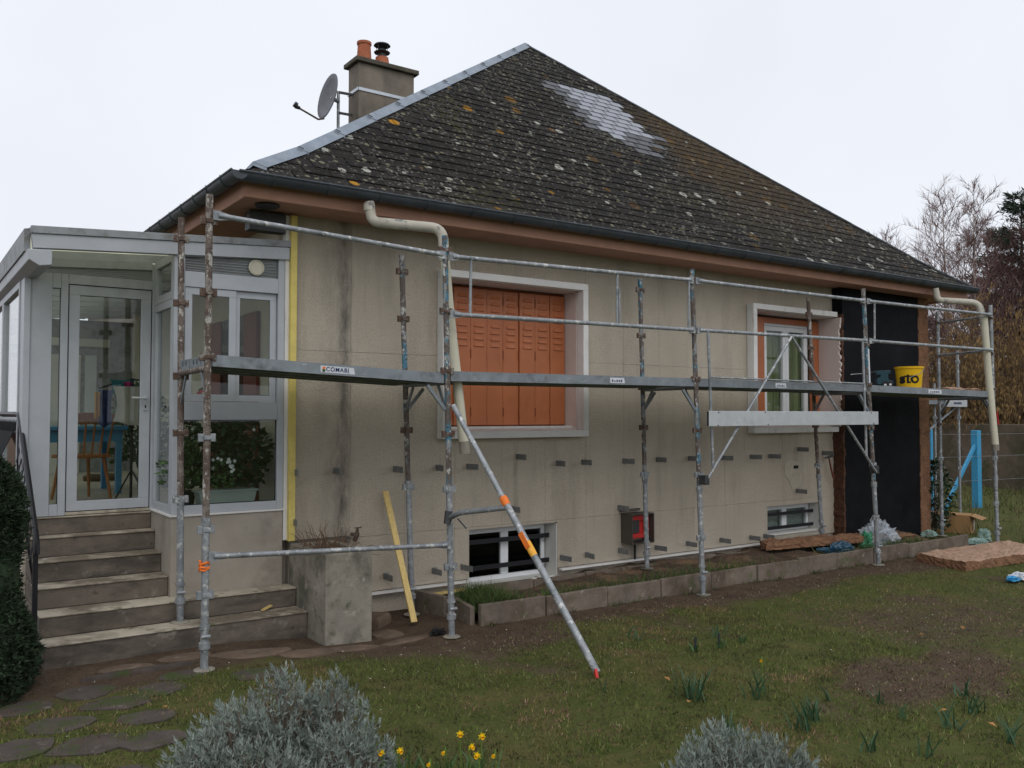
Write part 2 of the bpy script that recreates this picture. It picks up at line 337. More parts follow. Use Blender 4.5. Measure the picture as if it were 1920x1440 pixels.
def slate_material():
    t = NT('lichen_slate')
    oi = t.new('ShaderNodeObjectInfo')
    k = t.mix(t.ramp(t.noise(7, 5, .6), .3, .7), (.011,.0098,.0092), (.024,.021,.019))
    k = t.mix(t.math('MULTIPLY', oi.outputs['Random'], .3), k, (.032,.029,.028))
    # grey crust speckle
    pw = t.new('ShaderNodeVectorMath', operation='ADD'); t.l.new(t.pos(), pw.inputs[0])
    nz = t.new('ShaderNodeTexNoise'); t.l.new(t.pos(), nz.inputs['Vector']); nz.inputs['Scale'].default_value = 26; nz.inputs['Detail'].default_value = 3
    sc = t.new('ShaderNodeVectorMath', operation='SCALE'); t.l.new(nz.outputs['Color'], sc.inputs[0]); sc.inputs['Scale'].default_value = .035
    t.l.new(sc.outputs[0], pw.inputs[1])
    def spots(scale, r0, r1, gate_lo, gate_hi, ring=None, off=(0,0,0)):
        o = t.new('ShaderNodeVectorMath', operation='ADD'); t.l.new(pw.outputs[0], o.inputs[0]); o.inputs[1].default_value = off
        v = t.new('ShaderNodeTexVoronoi'); t.l.new(o.outputs[0], v.inputs['Vector']); v.inputs['Scale'].default_value = scale
        sp = t.new('ShaderNodeSeparateColor'); t.l.new(v.outputs['Color'], sp.inputs[0])
        g = t.ramp(sp.outputs[0], gate_lo, gate_hi)
        rr = t.math('MULTIPLY', t.math('ADD', t.math('MULTIPLY', sp.outputs[1], .7), .5), v.outputs['Distance'])
        a = t.ramp(t.math('DIVIDE', v.outputs['Distance'], t.math('ADD', t.math('MULTIPLY', sp.outputs[1], .75), .35)), r1, r0)
        if ring is not None:
            inner = t.ramp(t.math('DIVIDE', v.outputs['Distance'], t.math('ADD', t.math('MULTIPLY', sp.outputs[1], .75), .35)), ring*.8, ring)
            a = t.math('MULTIPLY', a, t.math('ADD', t.math('MULTIPLY', inner, .75), .25))
        return t.math('MULTIPLY', a, g)
    dens = t.ramp(t.noise(.9, 4, .6), .38, .62)
    k = t.mix(t.math('MULTIPLY', t.ramp(t.noise(34, 5, .75), .52, .63), t.math('ADD', t.math('MULTIPLY', dens, .8), .10)), k, (.090,.087,.074))
    k = t.mix(t.math('MULTIPLY', spots(21, .36, .46, .42, .46), t.math('ADD', t.math('MULTIPLY', dens, .7), .25)), k, (.175,.174,.155))
    k = t.mix(t.math('MULTIPLY', spots(12, .30, .40, .60, .63, None, (3,1,7)), .9), k, (.165,.155,.105))
    # moss on the right-hand side, bounded by a ragged edge
    sx = t.new('ShaderNodeSeparateXYZ'); t.l.new(t.pos(), sx.inputs[0])
    mo = t.math('MULTIPLY', t.ramp(t.math('ADD', sx.outputs[0], t.math('MULTIPLY', t.noise(1.3, 4), 2.2)), 10.1, 10.9), t.ramp(sx.outputs[0], 13.6, 11.2))
    mo = t.math('MULTIPLY', mo, t.ramp(sx.outputs[2], 4.3, 5.6))
    k = t.mix(t.math('MULTIPLY', mo, t.ramp(t.noise(15, 6, .75), .42, .54)), k, (.068,.045,.024))
    k = t.mix(t.math('MULTIPLY', mo, t.ramp(t.noise(19, 6, .75, (1,1,1), 1), .58, .68)), k, (.12,.10,.03))
    k = t.mix(t.math('MULTIPLY', t.ramp(t.noise(.7, 3), .56, .66), t.ramp(t.noise(14, 6, .75), .5, .62)), k, (.055,.052,.022))
    # pale ring lichens and orange ones
    k = t.mix(spots(3.4, .19, .22, .70, .72, .12, (1.3,.2,5)), k, (.36,.355,.315))
    k = t.mix(spots(5.3, .17, .20, .76, .78, None, (8.3,2.2,1)), k, (.30,.30,.265))
    oz = t.ramp(t.math('ADD', sx.outputs[0], t.math('MULTIPLY', t.noise(.8, 2), 3.0)), 8.6, 6.4)
    k = t.mix(t.math('MULTIPLY', spots(3.0, .26, .32, .56, .58, .09, (2.2,9,3)), t.math('ADD', t.math('MULTIPLY', oz, .8), .12)), k, (.40,.20,.022))
    t.bump(t.noise(45, 5, .7), .5, .006)
    return t.done(k, .9, 0, .10)
M['slate'] = slate_material()
M['joint_shade'] = mat('slate_joint', (.012,.011,.011), .1)  # near-black colour for the painted shade between slates

def ground_material():
    t = NT('lawn_ground')
    at = t.new('ShaderNodeAttribute', attribute_name='soil')
    s_ = t.math('ADD', at.outputs['Fac'], t.math('ADD', t.math('MULTIPLY', t.math('SUBTRACT', t.noise(5, 6, .75), .5), 1.5), t.math('MULTIPLY', t.math('SUBTRACT', t.noise(24, 5, .75), .5), 1.1)))
    g = t.mix(t.ramp(t.noise(2.2, 5, .65), .3, .7), (.060,.076,.020), (.105,.115,.036))
    g = t.mix(t.ramp(t.noise(1.1, 5, .7), .50, .70), g, (.115,.096,.038)); g = t.mix(t.ramp(t.noise(12, 5, .7), .53, .67), g, (.130,.105,.045))
    g = t.mix(t.ramp(t.noise(30, 4, .7), .56, .68), g, (.035,.036,.015))
    d = t.mix(t.ramp(t.noise(4, 6, .7), .3, .7), (.066,.044,.031), (.125,.090,.063))
    d = t.mix(t.ramp(t.noise(45, 4, .7), .58, .68), d, (.19,.145,.10))
    d = t.mix(t.ramp(t.noise(28, 4, .7), .58, .68), d, (.036,.025,.019))
    k = t.mix(t.ramp(s_, .30, .72), g, d)
    h = t.math('ADD', t.noise(25, 5, .7), t.math('MULTIPLY', t.noise(90, 4, .7), .5))
    t.bump(h, .8, .03)
    return t.done(k, 1.0, 0, .1)
M['ground'] = ground_material()
def blade_material(name):
    t = NT(name); at = t.new('ShaderNodeAttribute', attribute_name='tone')
    return t.done(at.outputs['Color'], .7, 0, .25)
M['blade'] = blade_material('grass_blade')
# ------------------------------------------------------------------ ground
def sm(a, b, x):
    t = max(0., min(1., (x-a)/(b-a))); return t*t*(3-2*t)
def fnoise(x, y, s, o=0): return mnoise.noise(Vector((x*s+o, y*s-o, o*1.7)))
def gz(x, y):
    z = .06*sm(3.4, 2.2, x)*sm(9, 4, abs(y-6)+3) + .018*fnoise(x, y, 1.3) + .008*fnoise(x, y, 5, 3)
    far = sm(12, 30, math.hypot(x-6, y-6)); return z*(1-far) + .15*far*fnoise(x, y, .08, 7)
def soil(x, y):
    n = fnoise(x, y, .9, 2)*.38 + fnoise(x, y, 2.4, 5)*.28
    edge = 6.26 if x > 4 else 6.26 + (4-x)*.12
    if x > 8: edge = 6.26 - .18*sm(8, 11, x)
    strip = .9*sm(edge-.45, edge+.25, y + n*.9) * sm(14.5, 12.5, x)
    pt = .60 - .60*sm(.25, 1.4, math.hypot((x-8.4)/2.0, (y-4.55)/1.05) + n*.9)
    pt2 = .75*(1 - sm(.4, 1.2, math.hypot((x-6.3)/1.2, (y-3.7)/.7) + n))
    lf = .8*(1 - sm(.3, 1.1, math.hypot((x-.6)/.9, (y-6.9)/.6) + n))
    patch = (.56 + .14*sm(5,8,x))*sm(.10 - .12*sm(4.5,7.5,x), .46, n)
    return max(strip, pt, pt2, lf, patch)
def axis(lo, hi, step, far):
    a = list(np.arange(lo, hi, step)); s = step; x = hi
    while x < far[1]: a.append(x); s *= 1.28; x += s
    s = step; x = lo - s
    while x > far[0]: a.insert(0, x); s *= 1.28; x -= s
    return a
gx = axis(-1, 15, .11, (-400, 700)); gy = axis(1.5, 9, .11, (-300, 700))
mb = MB(); nx, ny = len(gx), len(gy)
mb.v = [(x, y, gz(x, y)) for y in gy for x in gx]
mb.f = [(j*nx+i, j*nx+i+1, (j+1)*nx+i+1, (j+1)*nx+i) for j in range(ny-1) for i in range(nx-1)]
ground = struct(mb.build('ground', M['ground'], None, True, normals=False))
at_ = ground.data.attributes.new('soil', 'FLOAT', 'POINT'); at_.data.foreach_set('value', [soil(v[0], v[1]) for v in mb.v])

def blades(name, pts, hmin, hmax, w, cols, lean=.5, parent=None, tone=None):
    n = len(pts); pts = np.array(pts); a = rng.uniform(0, 2*np.pi, n); h = rng.uniform(hmin, hmax, n); ww = w*rng.uniform(.7, 1.3, n)
    ln = rng.uniform(0, lean, n)*h; b = rng.uniform(0, 2*np.pi, n)
    v = np.zeros((n, 3, 3)); v[:, 0] = pts; v[:, 1] = pts; v[:, 2] = pts
    v[:, 0, 0] -= np.cos(a)*ww/2; v[:, 0, 1] -= np.sin(a)*ww/2; v[:, 1, 0] += np.cos(a)*ww/2; v[:, 1, 1] += np.sin(a)*ww/2
    v[:, 2, 0] += np.cos(b)*ln; v[:, 2, 1] += np.sin(b)*ln; v[:, 2, 2] += h
    v[:, :2, 2] -= .006
    me = bpy.data.meshes.new(name); me.vertices.add(n*3); me.vertices.foreach_set('co', v.reshape(-1))
    me.loops.add(n*3); me.loops.foreach_set('vertex_index', np.arange(n*3)); me.polygons.add(n)
    me.polygons.foreach_set('loop_start', np.arange(n)*3); me.update(); me.validate()
    c = np.array(cols)[rng.integers(0, len(cols), n)]*rng.uniform(.7, 1.3, (n, 1))
    if tone is not None: c = c*np.array([tone(p[0], p[1]) for p in pts])
    ca = np.ones((n*3, 4)); ca[:, :3] = np.repeat(c, 3, axis=0)
    at = me.color_attributes.new('tone', 'FLOAT_COLOR', 'POINT'); at.data.foreach_set('color', ca.reshape(-1))
    me.materials.append(M['blade']); return struct(link(name, me, parent), 'stuff')
STONES = [(1.11,6.62,.21,.13),(1.24,6.26,.26,.12),(.86,6.0,.22,.13),(.96,5.55,.27,.13),(.74,6.5,.2,.14),(1.54,6.39,.2,.12),(1.33,5.86,.2,.11),(1.75,6.62,.22,.10),(.6,5.68,.24,.14),(1.27,5.42,.22,.12),(2.2,6.35,.22,.12),(.72,5.2,.2,.14),(1.0,5.02,.2,.12)]
def on_stone(x, y): return any(((x-a)/(l*.9))**2 + ((y-b)/(w*.88))**2 < random.uniform(.12,.85) for a, b, l, w in STONES)
def lawn_tone(x, y):
    a = fnoise(x, y, 1.5, 11) + .6*fnoise(x, y, 4.2, 13) + .25*sm(4.8, 7.5, x); b = fnoise(x, y, 2.2, 17) + .6*fnoise(x, y, 7, 19)
    k = sm(.05, .55, a); d = 1 - .55*sm(.05, .6, b)
    return ((1 + .75*k)*d, (1 + .06*k)*d, (1 + .9*k)*d)
pts = []
def scatter(n, x0, x1, y0, y1, keep):
    for _ in range(n):
        x = random.uniform(x0, x1); y = random.uniform(y0, y1)
        s_ = soil(x, y) + random.gauss(0, .24)
        if s_ > keep or fnoise(x, y, 3.1, 23) + .5*fnoise(x, y, 8, 29) > random.gauss(.30, .18) or on_stone(x, y) or y > 6.6 and x < 13.9: continue
        pts.append((x, y, gz(x, y)))
scatter(105000, -.2, 7, 2.2, 6.8, .52); scatter(40000, 6, 14, 2.2, 6.8, .5); scatter(14000, 13.9, 24, 4, 14, .6)
blades('lawn_grass', pts, .010, .032, .008, [(.092,.130,.026),(.125,.160,.036),(.060,.082,.02),(.19,.172,.07),(.115,.11,.038),(.08,.062,.034),(.135,.17,.034)], 1.4, None, lawn_tone)
pts = []
for _ in range(9000):
    x = random.uniform(14, 30); y = random.uniform(6, 16)
    if x < 18 and random.random() < .5: continue
    pts.append((x, y, gz(x, y)))
blades('rough_grass', pts, .06, .24, .02, [(.06,.085,.024),(.085,.10,.032),(.15,.12,.06),(.10,.075,.04)], .8)
# dry leaf and thatch litter on bare patches
pts = []
for _ in range(26000):
    x = random.uniform(4, 12); y = random.uniform(2.4, 6.6)
    if soil(x, y) + random.gauss(0, .2) > .45: pts.append((x, y, gz(x, y)+.004))
blades('dry_litter', pts, .004, .014, .012, [(.10,.065,.04),(.16,.115,.07),(.06,.038,.028),(.085,.05,.035),(.21,.17,.11)], 3.0)
# crumbs
mb = MB()
for _ in range(150):
    x = random.uniform(.2, 9.5); y = random.uniform(5.2, 6.9) if random.random() < .75 else random.uniform(3.2, 5.5); r_ = random.uniform(.003, .009)
    z = gz(x, y) + .004; a = random.uniform(0, 6)
    mb.add([(x+math.cos(a+k*2.1)*r_*random.uniform(.6,1.2), y+math.sin(a+k*2.1)*r_, z) for k in range(3)] + [(x, y, z+r_*.6)], [(0,1,2),(0,1,3),(1,2,3),(2,0,3)])
struct(mb.build('crumbs', M['crumb']), 'stuff')
# stepping stones
path = bpy.data.objects.new('garden_path', None); col.objects.link(path); path.location = (1, 6, 0); struct(path)
def flat_stone(parent, name, cx, cy, l, w, m, seed, z=None, h=.03, rot=-.1, n=11):
    rr = random.Random(seed); z0 = gz(cx, cy) if z is None else z; b = []
    for k in range(n):
        a = 2*math.pi*k/n; q = rr.uniform(.84, 1.10); x = math.cos(a)*l*q; y = math.sin(a)*w*q
        b.append((cx + x*math.cos(rot) - y*math.sin(rot), cy + x*math.sin(rot) + y*math.cos(rot)))
    mm = MB(); mm.v = [(x, y, z0-.03) for x, y in b] + [(x, y, z0+h*.45) for x, y in b] + [(cx+(x-cx)*.86, cy+(y-cy)*.86, z0+h*.7+rr.uniform(-.003,.003)) for x, y in b]
    mm.f = [(k, (k+1) % n, n+(k+1) % n, n+k) for k in range(n)] + [(n+k, n+(k+1) % n, 2*n+(k+1) % n, 2*n+k) for k in range(n)] + [tuple(range(2*n, 3*n))]
    return mm.build(name, m, parent, True)
for i, (a, b, l, w) in enumerate(STONES): flat_stone(path, 'paving_stone', a, b, l*.88, w*1.25, M['stone'], i, h=.014, rot=random.uniform(-.25,.15), n=13)
# brown flagstones by the planter and foot of the steps
for i, (a, b, l, w) in enumerate([(2.35,6.95,.34,.14),(2.75,6.78,.26,.12),(3.15,6.78,.24,.10),(1.9,7.1,.22,.12),(3.62,7.1,.15,.16),(1.45,7.05,.22,.12),(3.7,6.82,.3,.07)]):
    flat_stone(path, 'flagstone', a, b, l, w, M['slab_brown'], 40+i, h=.022, rot=random.uniform(-.3,.2))
for (a,b,l,w,h) in [(3.66,7.5,.2,.2,.10)]: flat_stone(path, 'flagstone', a, b, l, w, M['slab_brown'], 77, z=.0, h=h*1.4, n=4)
flat_stone(path, 'edging_strip', 1.55, 6.9, .42, .035, M['stone'], 60, h=.05, rot=-.02)

# ------------------------------------------------------------------ house
house = thing('house', 'beige rendered bungalow with slate hip roof and orange shutters', 'house', (8.3, 7.9, 0))
YW = 7.9
OPEN = [(4.67,6.48,1.76,3.40), (9.50,11.32,1.76,3.40), (5.0,6.18,.10,.735), (9.83,10.99,.27,.69)]
def cut_rect(x0, x1, z0, z1, opens):
    rs = [(x0, x1, z0, z1)]
    for a, b, c, d in opens:
        nr = []
        for (p, q, r_, s_) in rs:
            if a >= q or b <= p or c >= s_ or d <= r_: nr.append((p, q, r_, s_)); continue
            if a > p: nr.append((p, a, r_, s_))
            if b < q: nr.append((b, q, r_, s_))
            m0, m1 = max(a, p), min(b, q)
            if c > r_: nr.append((m0, m1, r_, c))
            if d < s_: nr.append((m0, m1, d, s_))
        rs = nr
    return [r_ for r_ in rs if r_[1]-r_[0] > .012 and r_[3]-r_[2] > .012]
mb = MB()
for r_ in cut_rect(3.03, 13.62, -.3, 3.9, OPEN): mb.box(r_[0], r_[1], 7.928, 8.24, r_[2], r_[3])
wall = mb.build('wall', M['wall'], house)
# side and rear walls
mb = MB(); mb.box(3.03, 3.25, 8.245, 18.5, -.3, 3.9); wl_ = mb.build('side_wall', M['veranda_wall'], house)
mb = MB(); mb.box(13.4, 13.62, 8.245, 18.5, -.3, 3.9); mb.box(3.255, 13.395, 18.28, 18.5, -.3, 3.9); mb.build('rear_wall', M['render_base'], house)
mb = MB(); mb.box(3.26, 13.39, 8.25, 18.27, .95, 1.05); mb.build('floor_slab', M['concrete'], house)
# facade panels, 5 mm joints
xs = [3.04]
while xs[-1] < 11.5: xs.append(min(xs[-1] + .594, 11.6))
g = .0014
for i in range(len(xs)-1):
    for (z0, z1) in ((.222, .762), (.762, 2.56), (2.56, 3.83)):
        rs = cut_rect(xs[i]+g, xs[i+1]-g, z0+g, z1-g, OPEN)
        if not rs: continue
        j = random.uniform(0, .0018)
        for r_ in rs: m = MB(); m.box(r_[0], r_[1], YW+j, 7.927, r_[2], r_[3]); m.build('panel', M['wall'], wall)
mb = MB()
for a, b in ((3.45,4.98),(6.2,7.9),(7.9,9.8)): mb = MB(); mb.box(a, b-.01, 7.84, 7.897, .195, .215); mb.build('starter_rail', M['surround'], house)
# patch of fresh mortar with a small vent
mb = MB(); rr = random.Random(3)
poly = [(10.2,7.895,1.26),(10.28,7.895,1.30),(10.45,7.895,1.29),(10.56,7.895,1.27),(10.60,7.895,1.15),(10.58,7.895,1.0),(10.60,7.895,.90),(10.48,7.895,.93),(10.36,7.895,.90),(10.30,7.895,1.02),(10.22,7.895,1.10)]
mb.prism(poly, (0,.004,0)); mp = mb.build('mortar_patch', mat('mortar', (.45,.40,.32), .12, 8, .95, .3, 60), house)
mb = MB(); mb.box(10.40,10.50,7.889,7.894,1.19,1.235); mb.build('vent_slot', M['gasket'], mp)

# window surrounds, shutters, panes
def surround(x0, x1, z0, z1, right=True):
    m = MB(); y0, y1 = 7.775, 7.895; w = .075
    m.box(x0, x1, y0, y1, z0, z0+w); m.box(x0, x1, y0, y1, z1-w, z1); m.box(x0, x0+w, y0, y1, z0+w, z1-w)
    if right: m.box(x1-w, x1, y0, y1, z0+w, z1-w)
    return m
w1 = surround(4.60, 6.545, 1.70, 3.455).build('window', M['surround'], house, bevel=.006)
m = MB()   # reveal lining
m.box(4.672,6.478,7.9,8.3,1.762,1.80); m.box(4.672,6.478,7.9,8.3,3.37,3.398); m.box(4.672,4.69,7.9,8.3,1.8,3.37); m.box(6.46,6.478,7.9,8.3,1.8,3.37)
m.build('reveal', M['reveal'], w1)
m = MB(); m.box(4.69,6.46,7.97,8.12,1.80,1.822); m.build('sill', M['surround'], w1)
sx0, sx1, sz0, sz1 = 4.70, 6.45, 1.835, 3.335; npan = 8; pw_ = (sx1-sx0)/npan
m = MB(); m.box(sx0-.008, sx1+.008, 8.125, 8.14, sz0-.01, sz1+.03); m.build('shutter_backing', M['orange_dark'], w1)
for k in range(npan):
    a = sx0 + k*pw_; b = a + pw_; fold = .012 if k in (3, 4) else 0
    m = MB(); m.box(a+.003, b-.003, 8.10-(.006 if k % 2 else 0)+fold, 8.122, sz0, sz1)
    p_ = m.build('shutter_panel', M['orange'], w1, bevel=.004)
for k in range(npan):
    a = sx0 + k*pw_; b = a + pw_; m = MB(); yy = 8.10-(.006 if k % 2 else 0)+(.012 if k in (3, 4) else 0)
    for j in range(8):      # pressed louvres, each a small hooded lip
        z = sz1 - .10 - j*.072 - (.03 if j >= 4 else 0)
        c0, c1 = a+.045, b-.045
        if k in (3, 4): c0, c1 = a+.05, b-.05
        m.add([(c0+.02,yy,z+.038),(c1-.02,yy,z+.038),(c1,yy-.014,z),(c0,yy-.014,z),(c0,yy,z-.004),(c1,yy,z-.004)], [(0,1,2,3),(3,2,5,4),(0,3,4),(1,5,2)])
    m.build('louvre', M['orange'], w1)
    if k:
        for z in (1.98, 2.62, 3.22): m = MB(); m.tube([(a, yy-.006, z-.05), (a, yy-.006, z+.05)], .008, 6); m.build('hinge', M['orange_dark'] if k % 2 == 0 else M['orange'], w1)

w2 = surround(9.435, 11.30, 1.70, 3.455, False).build('window', M['surround'], house, bevel=.006)
m = MB(); m.box(9.502,11.318,7.9,8.3,1.762,1.80); m.box(9.502,11.318,7.9,8.3,3.37,3.398); m.box(9.502,9.52,7.9,8.3,1.8,3.37)
m.build('reveal', M['reveal'], w2)
# ragged broken edge of the right-hand reveal
zz = np.linspace(1.78, 3.37, 46); m = MB(); rr = random.Random(5)
fr = [(11.285, 7.745 + rr.uniform(-.022,.02), z) for z in zz]; bk = [(11.285, 8.3, z) for z in zz]; ofs = Vector((.035,0,0))
m.add([*fr, *bk], [(i, i+1, 46+i+1, 46+i) for i in range(45)]); m.add([*[Vector(p)+ofs for p in fr], *bk], [(i, i+1, 46+i+1, 46+i) for i in range(45)])
m.add([*fr, *[Vector(p)+ofs for p in fr]], [(i, i+1, 46+i+1, 46+i) for i in range(45)])
m.build('reveal', M['reveal'], w2, normals=False)
m = MB(); m.box(9.53,11.28,7.97,8.13,1.80,1.822); m.build('sill', M['surround'], w2)
for (a, b) in ((9.53, 9.66), (9.664, 9.80), (9.804, 10.04), (11.13, 11.28)):
    m = MB(); m.box(a, b, 8.09, 8.15, 1.835, 3.33); m.build('shutter', M['orange'], w2, bevel=.004)
m = MB(); m.box(9.98,11.12,8.145,8.16,3.26,3.34); m.build('head_strip', M['orange'], w2)
m = MB(); m.frame(10.05,11.12,1.83,3.27,8.17,8.23,.045); m.build('frame', M['pvc'], w2, bevel=.003)
for (a, b) in ((10.097, 10.584), (10.588, 11.073)):
    m = MB(); m.frame(a,b,1.882,3.218,8.15,8.21,.065); c = m.build('casement', M['pvc'], w2, bevel=.003)
    m = MB(); m.box(a+.064,b-.064,8.178,8.182,1.945,3.155); m.build('pane', M['glass'], w2)
m = MB(); N = 90
for i in range(N):
    x = 9.95 + 1.2*i/(N-1); y = 8.262 + .02*math.sin(i*1.15) + .012*math.sin(i*2.7+1); m.v += [(x, y, 1.85), (x, y, 3.25)]
m.f = [(2*i, 2*i+2, 2*i+3, 2*i+1) for i in range(N-1) if not 46 < i < 52]
m.build('curtain', M['curtain'], w2, True, normals=False)
m = MB(); m.box(9.9,11.3,8.35,8.37,1.2,3.6); m.build('room_wall', M['brown_shutter'], w2)
# small green sill tray
m = MB(); m.prism([(10.55,7.92,1.835),(10.62,7.92,1.80+.008),(10.95,7.92,1.808),(11.02,7.92,1.87),(10.5,7.92,1.87)][::-1], (0,.09,0))
tag(m.build('window_box', mat('green_plastic', (.05,.10,.085), .1)), 'dark green plastic trough on the right window sill', 'trough')

# basement windows
def basement(x0, x1, z0, z1, yb, dark):
    m = MB(); m.box(x0+.003,x1-.003,7.93,8.3,z0+.003,z0+.03); m.box(x0+.003,x1-.003,7.94,8.3,z1-.012,z1-.003); m.box(x0+.003,x0+.012,7.94,8.3,z0+.03,z1-.013); m.box(x1-.012,x1-.003,7.905,8.3,z0+.03,z1-.013)
    w = m.build('window', M['white'], house)
    xm = (x0+x1)/2 - .0
    m = MB(); m.frame(x0+.032,x1-.032,z0+.032,z1-.032,yb,yb+.05,.05); m.box(xm-.05,xm+.05,yb,yb+.05,z0+.083,z1-.083); m.build('frame', M['pvc'], w, bevel=.003)
    for (a, b) in ((x0+.083, xm-.052), (xm+.052, x1-.083)):
        m = MB(); m.box(a,b,yb+.02,yb+.024,z0+.083,z1-.083); m.build('pane', M['glass_dark'] if dark else M['glass'], w)
    m = MB(); m.box(x0,x1,yb+.075,yb+.085,z0-.05,z1+.05); m.build('blind', M['gasket'] if dark else M['trough'], w)
    return w
b1 = basement(5.0, 6.18, .105, .735, 8.10, True)
for z in (.58, .30): 
    m = MB(); m.bar((5.02,8.02,z),(6.15,8.02,z),.012,.05); m.build('bar', M['black_iron'], b1)
b2 = basement(9.83, 10.99, .275, .69, 8.07, False)
for z in (.56, .37):
    m = MB(); m.bar((9.85,8.0,z),(10.97,8.0,z),.012,.045); m.build('bar', M['black_iron'], b2)
m = MB(); m.box(5.01,6.17,7.86,7.93,.085,.125); m.build('sill', M['white'], b1)

# black insulated pier at the right corner
YB = 7.74
m = MB(); m.box(11.345,13.36,YB+.004,7.975,.02,3.815)
ins = m.build('insulation', M['black_board'], house)
for k, (a, b) in enumerate(((.03,1.16),(1.10,2.47),(2.41,3.81))):
    m = MB(); nu, nv = 40, 24
    for j in range(nv):
        for i in range(nu):
            x = 11.35 + 2.0*i/(nu-1); z = a + (b-a)*j/(nv-1); m.v.append((x, YB + .002 - .003*k - .006*abs(mnoise.noise(Vector((x*1.3, z*2.2, k)))) - .004*abs(mnoise.noise(Vector((x*4, z*5+x*3, k+5)))) , z + .012*mnoise.noise(Vector((x*.9, k*3, 0)))))
    m.f = [(j*nu+i, j*nu+i+1, (j+1)*nu+i+1, (j+1)*nu+i) for j in range(nv-1) for i in range(nu-1)]
    m.build('membrane_sheet', M['black_board'], ins, True, normals=False)
m = MB(); rr = random.Random(9)
zz = np.linspace(.02, 3.42, 60)
for i in range(59):
    x0 = 11.33 + rr.uniform(-.015,.012)
    m.box(x0, 11.365 + rr.uniform(-.012,.012), YB-.012+rr.uniform(-.006,.006), 7.972, zz[i], zz[i+1]+.003)
m.build('insulation_edge', M['fibre_dark'], ins)
m = MB()
for i in range(60):
    z0 = .02 + i*.0633; m.box(13.355 + rr.uniform(-.012,.012), 13.64 + rr.uniform(-.008,.008), YB-.010+rr.uniform(-.006,.006), 7.972, z0, z0+.0655)
m.build('insulation_edge', M['fibre'], ins)
m = MB(); m.box(13.625,13.66,8.0,16,.02,3.81); m.build('insulation_side', M['fibre'], ins)
# yellow corner batten
m = MB(); m.box(2.985,3.045,7.80,7.86,.79,3.80); m.build('corner_batten', M['yellow_strip'], house, bevel=.004)
m = MB(); m.box(2.948,2.984,7.845,7.92,.80,3.80); m.build('corner_trim', M['surround'], house)
m = MB(); m.box(2.99,3.60,7.80,7.897,.765,.785); m.build('starter_rail', M['meter_metal'], house)

# brackets (each a bent galvanised angle)
BR = [(3.526,1.415),(4.147,1.408),(4.65,1.405),(5.04,1.405),(5.674,1.489),(6.22,1.402),(6.582,1.403),(7.215,1.396),(7.802,1.398),(8.359,1.396),(8.971,1.385),(9.545,1.384),(9.924,1.381),(10.58,1.462),(11.12,1.394),(5.595,.926),(7.151,.844),(10.521,.875),(4.063,.355),(4.601,.353),(4.956,.356),(6.294,.333),(6.65,.331),(7.157,.336),(7.738,.318),(8.319,.322),(8.906,.315),(9.497,.302),(9.78,.297),(3.085,1.417),(3.085,.962)]
m = MB(); m.box(-.002,.062,-.003,-.0005,-.03,.03); m.box(-.002,.001,-.185,-.003,-.03,.03); m.box(-.010,-.002,-.05,-.03,.004,.02); m.box(-.0035,-.002,-.16,-.11,-.008,.0); m.box(.02,.036,-.007,-.003,-.008,.008)
bme = m.mesh('bracket'); bme.materials.append(M['bracket'])
for k, (x, z) in enumerate(BR): link('bracket', bme, house, 0, (x-.06+random.uniform(-.02,.02), 7.899, z), (0, 0, random.uniform(-.10,.20)))
# open meter box
m = MB(); x0, x1, z0, z1, y0 = 7.14, 7.50, .42, .775, 7.70
m.box(x0,x1,y0,7.897,z0,z0+.012); m.box(x0,x1,y0,7.897,z1-.012,z1); m.box(x0,x0+.012,y0,7.897,z0+.012,z1-.012); m.box(x1-.012,x1,y0,7.897,z0+.012,z1-.012)
mbx = m.build('meter_box', M['meter_metal'], house)
m = MB(); m.box(x0+.014,x1-.014,7.82,7.89,z0+.05,z1-.014); m.frame(x0+.02,x1-.02,z0+.06,z1-.03,7.775,7.818,.05); m.build('red_backplate', M['red'], mbx)
m = MB(); m.box(x0+.09,x0+.2,7.79,7.819,z0+.12,z1-.08); m.build('meter', M['dark_metal'], mbx)
m = MB(); m.box(x0-.02,x1-.08,7.86,7.897,z1+.02,z1+.045); m.build('lintel', M['meter_metal'], mbx)
m = MB(); m.tube([(7.33,7.86,.42),(7.33,7.86,.2)],.014,8); m.build('pipe', M['black_iron'], mbx)

# ------------------------------------------------------------------ roof
EY, EZ, AX, AY, AZ = 7.30, 3.98, 8.30, 11.43, 7.95
XL, XR = 2.34, 14.25
T1, S1 = .45, .84; Z1 = EZ + T1*S1; RUN = AY-EY; S2 = (AZ-Z1)/(RUN-T1)
L1 = T1*math.hypot(1,S1); L2 = (RUN-T1)*math.hypot(1,S2); LT = L1+L2
def t_of(s): return s/math.hypot(1,S1) if s <= L1 else T1 + (s-L1)/math.hypot(1,S2)
def z_of(t): return EZ + t*S1 if t <= T1 else Z1 + (t-T1)*S2
def xl(t): return XL + (AX-XL)*t/RUN
def xr(t): return XR + (AX-XR)*t/RUN
TS = [0, .2, .4, .55, .7, .85, 1.1] + list(np.linspace(1.5, RUN, 6))
m = MB()
YE2 = 19.2; YR2 = YE2 - RUN
for t in TS: m.v += [(xl(t), EY+t, z_of(t)), (xr(t), EY+t, z_of(t)), (xr(t), YE2-t, z_of(t)), (xl(t), YE2-t, z_of(t))]
for i in range(len(TS)-1):
    for k in range(4): m.f.append((4*i+k, 4*i+(k+1)%4, 4*i+4+(k+1)%4, 4*i+4+k))
roof = m.build('roof', M['slate'], house, normals=False)
W, EX, PH = .265, .16, .02
nrm1 = Vector((0,-S1,1)).normalized(); nrm2 = Vector((0,-S2,1)).normalized()
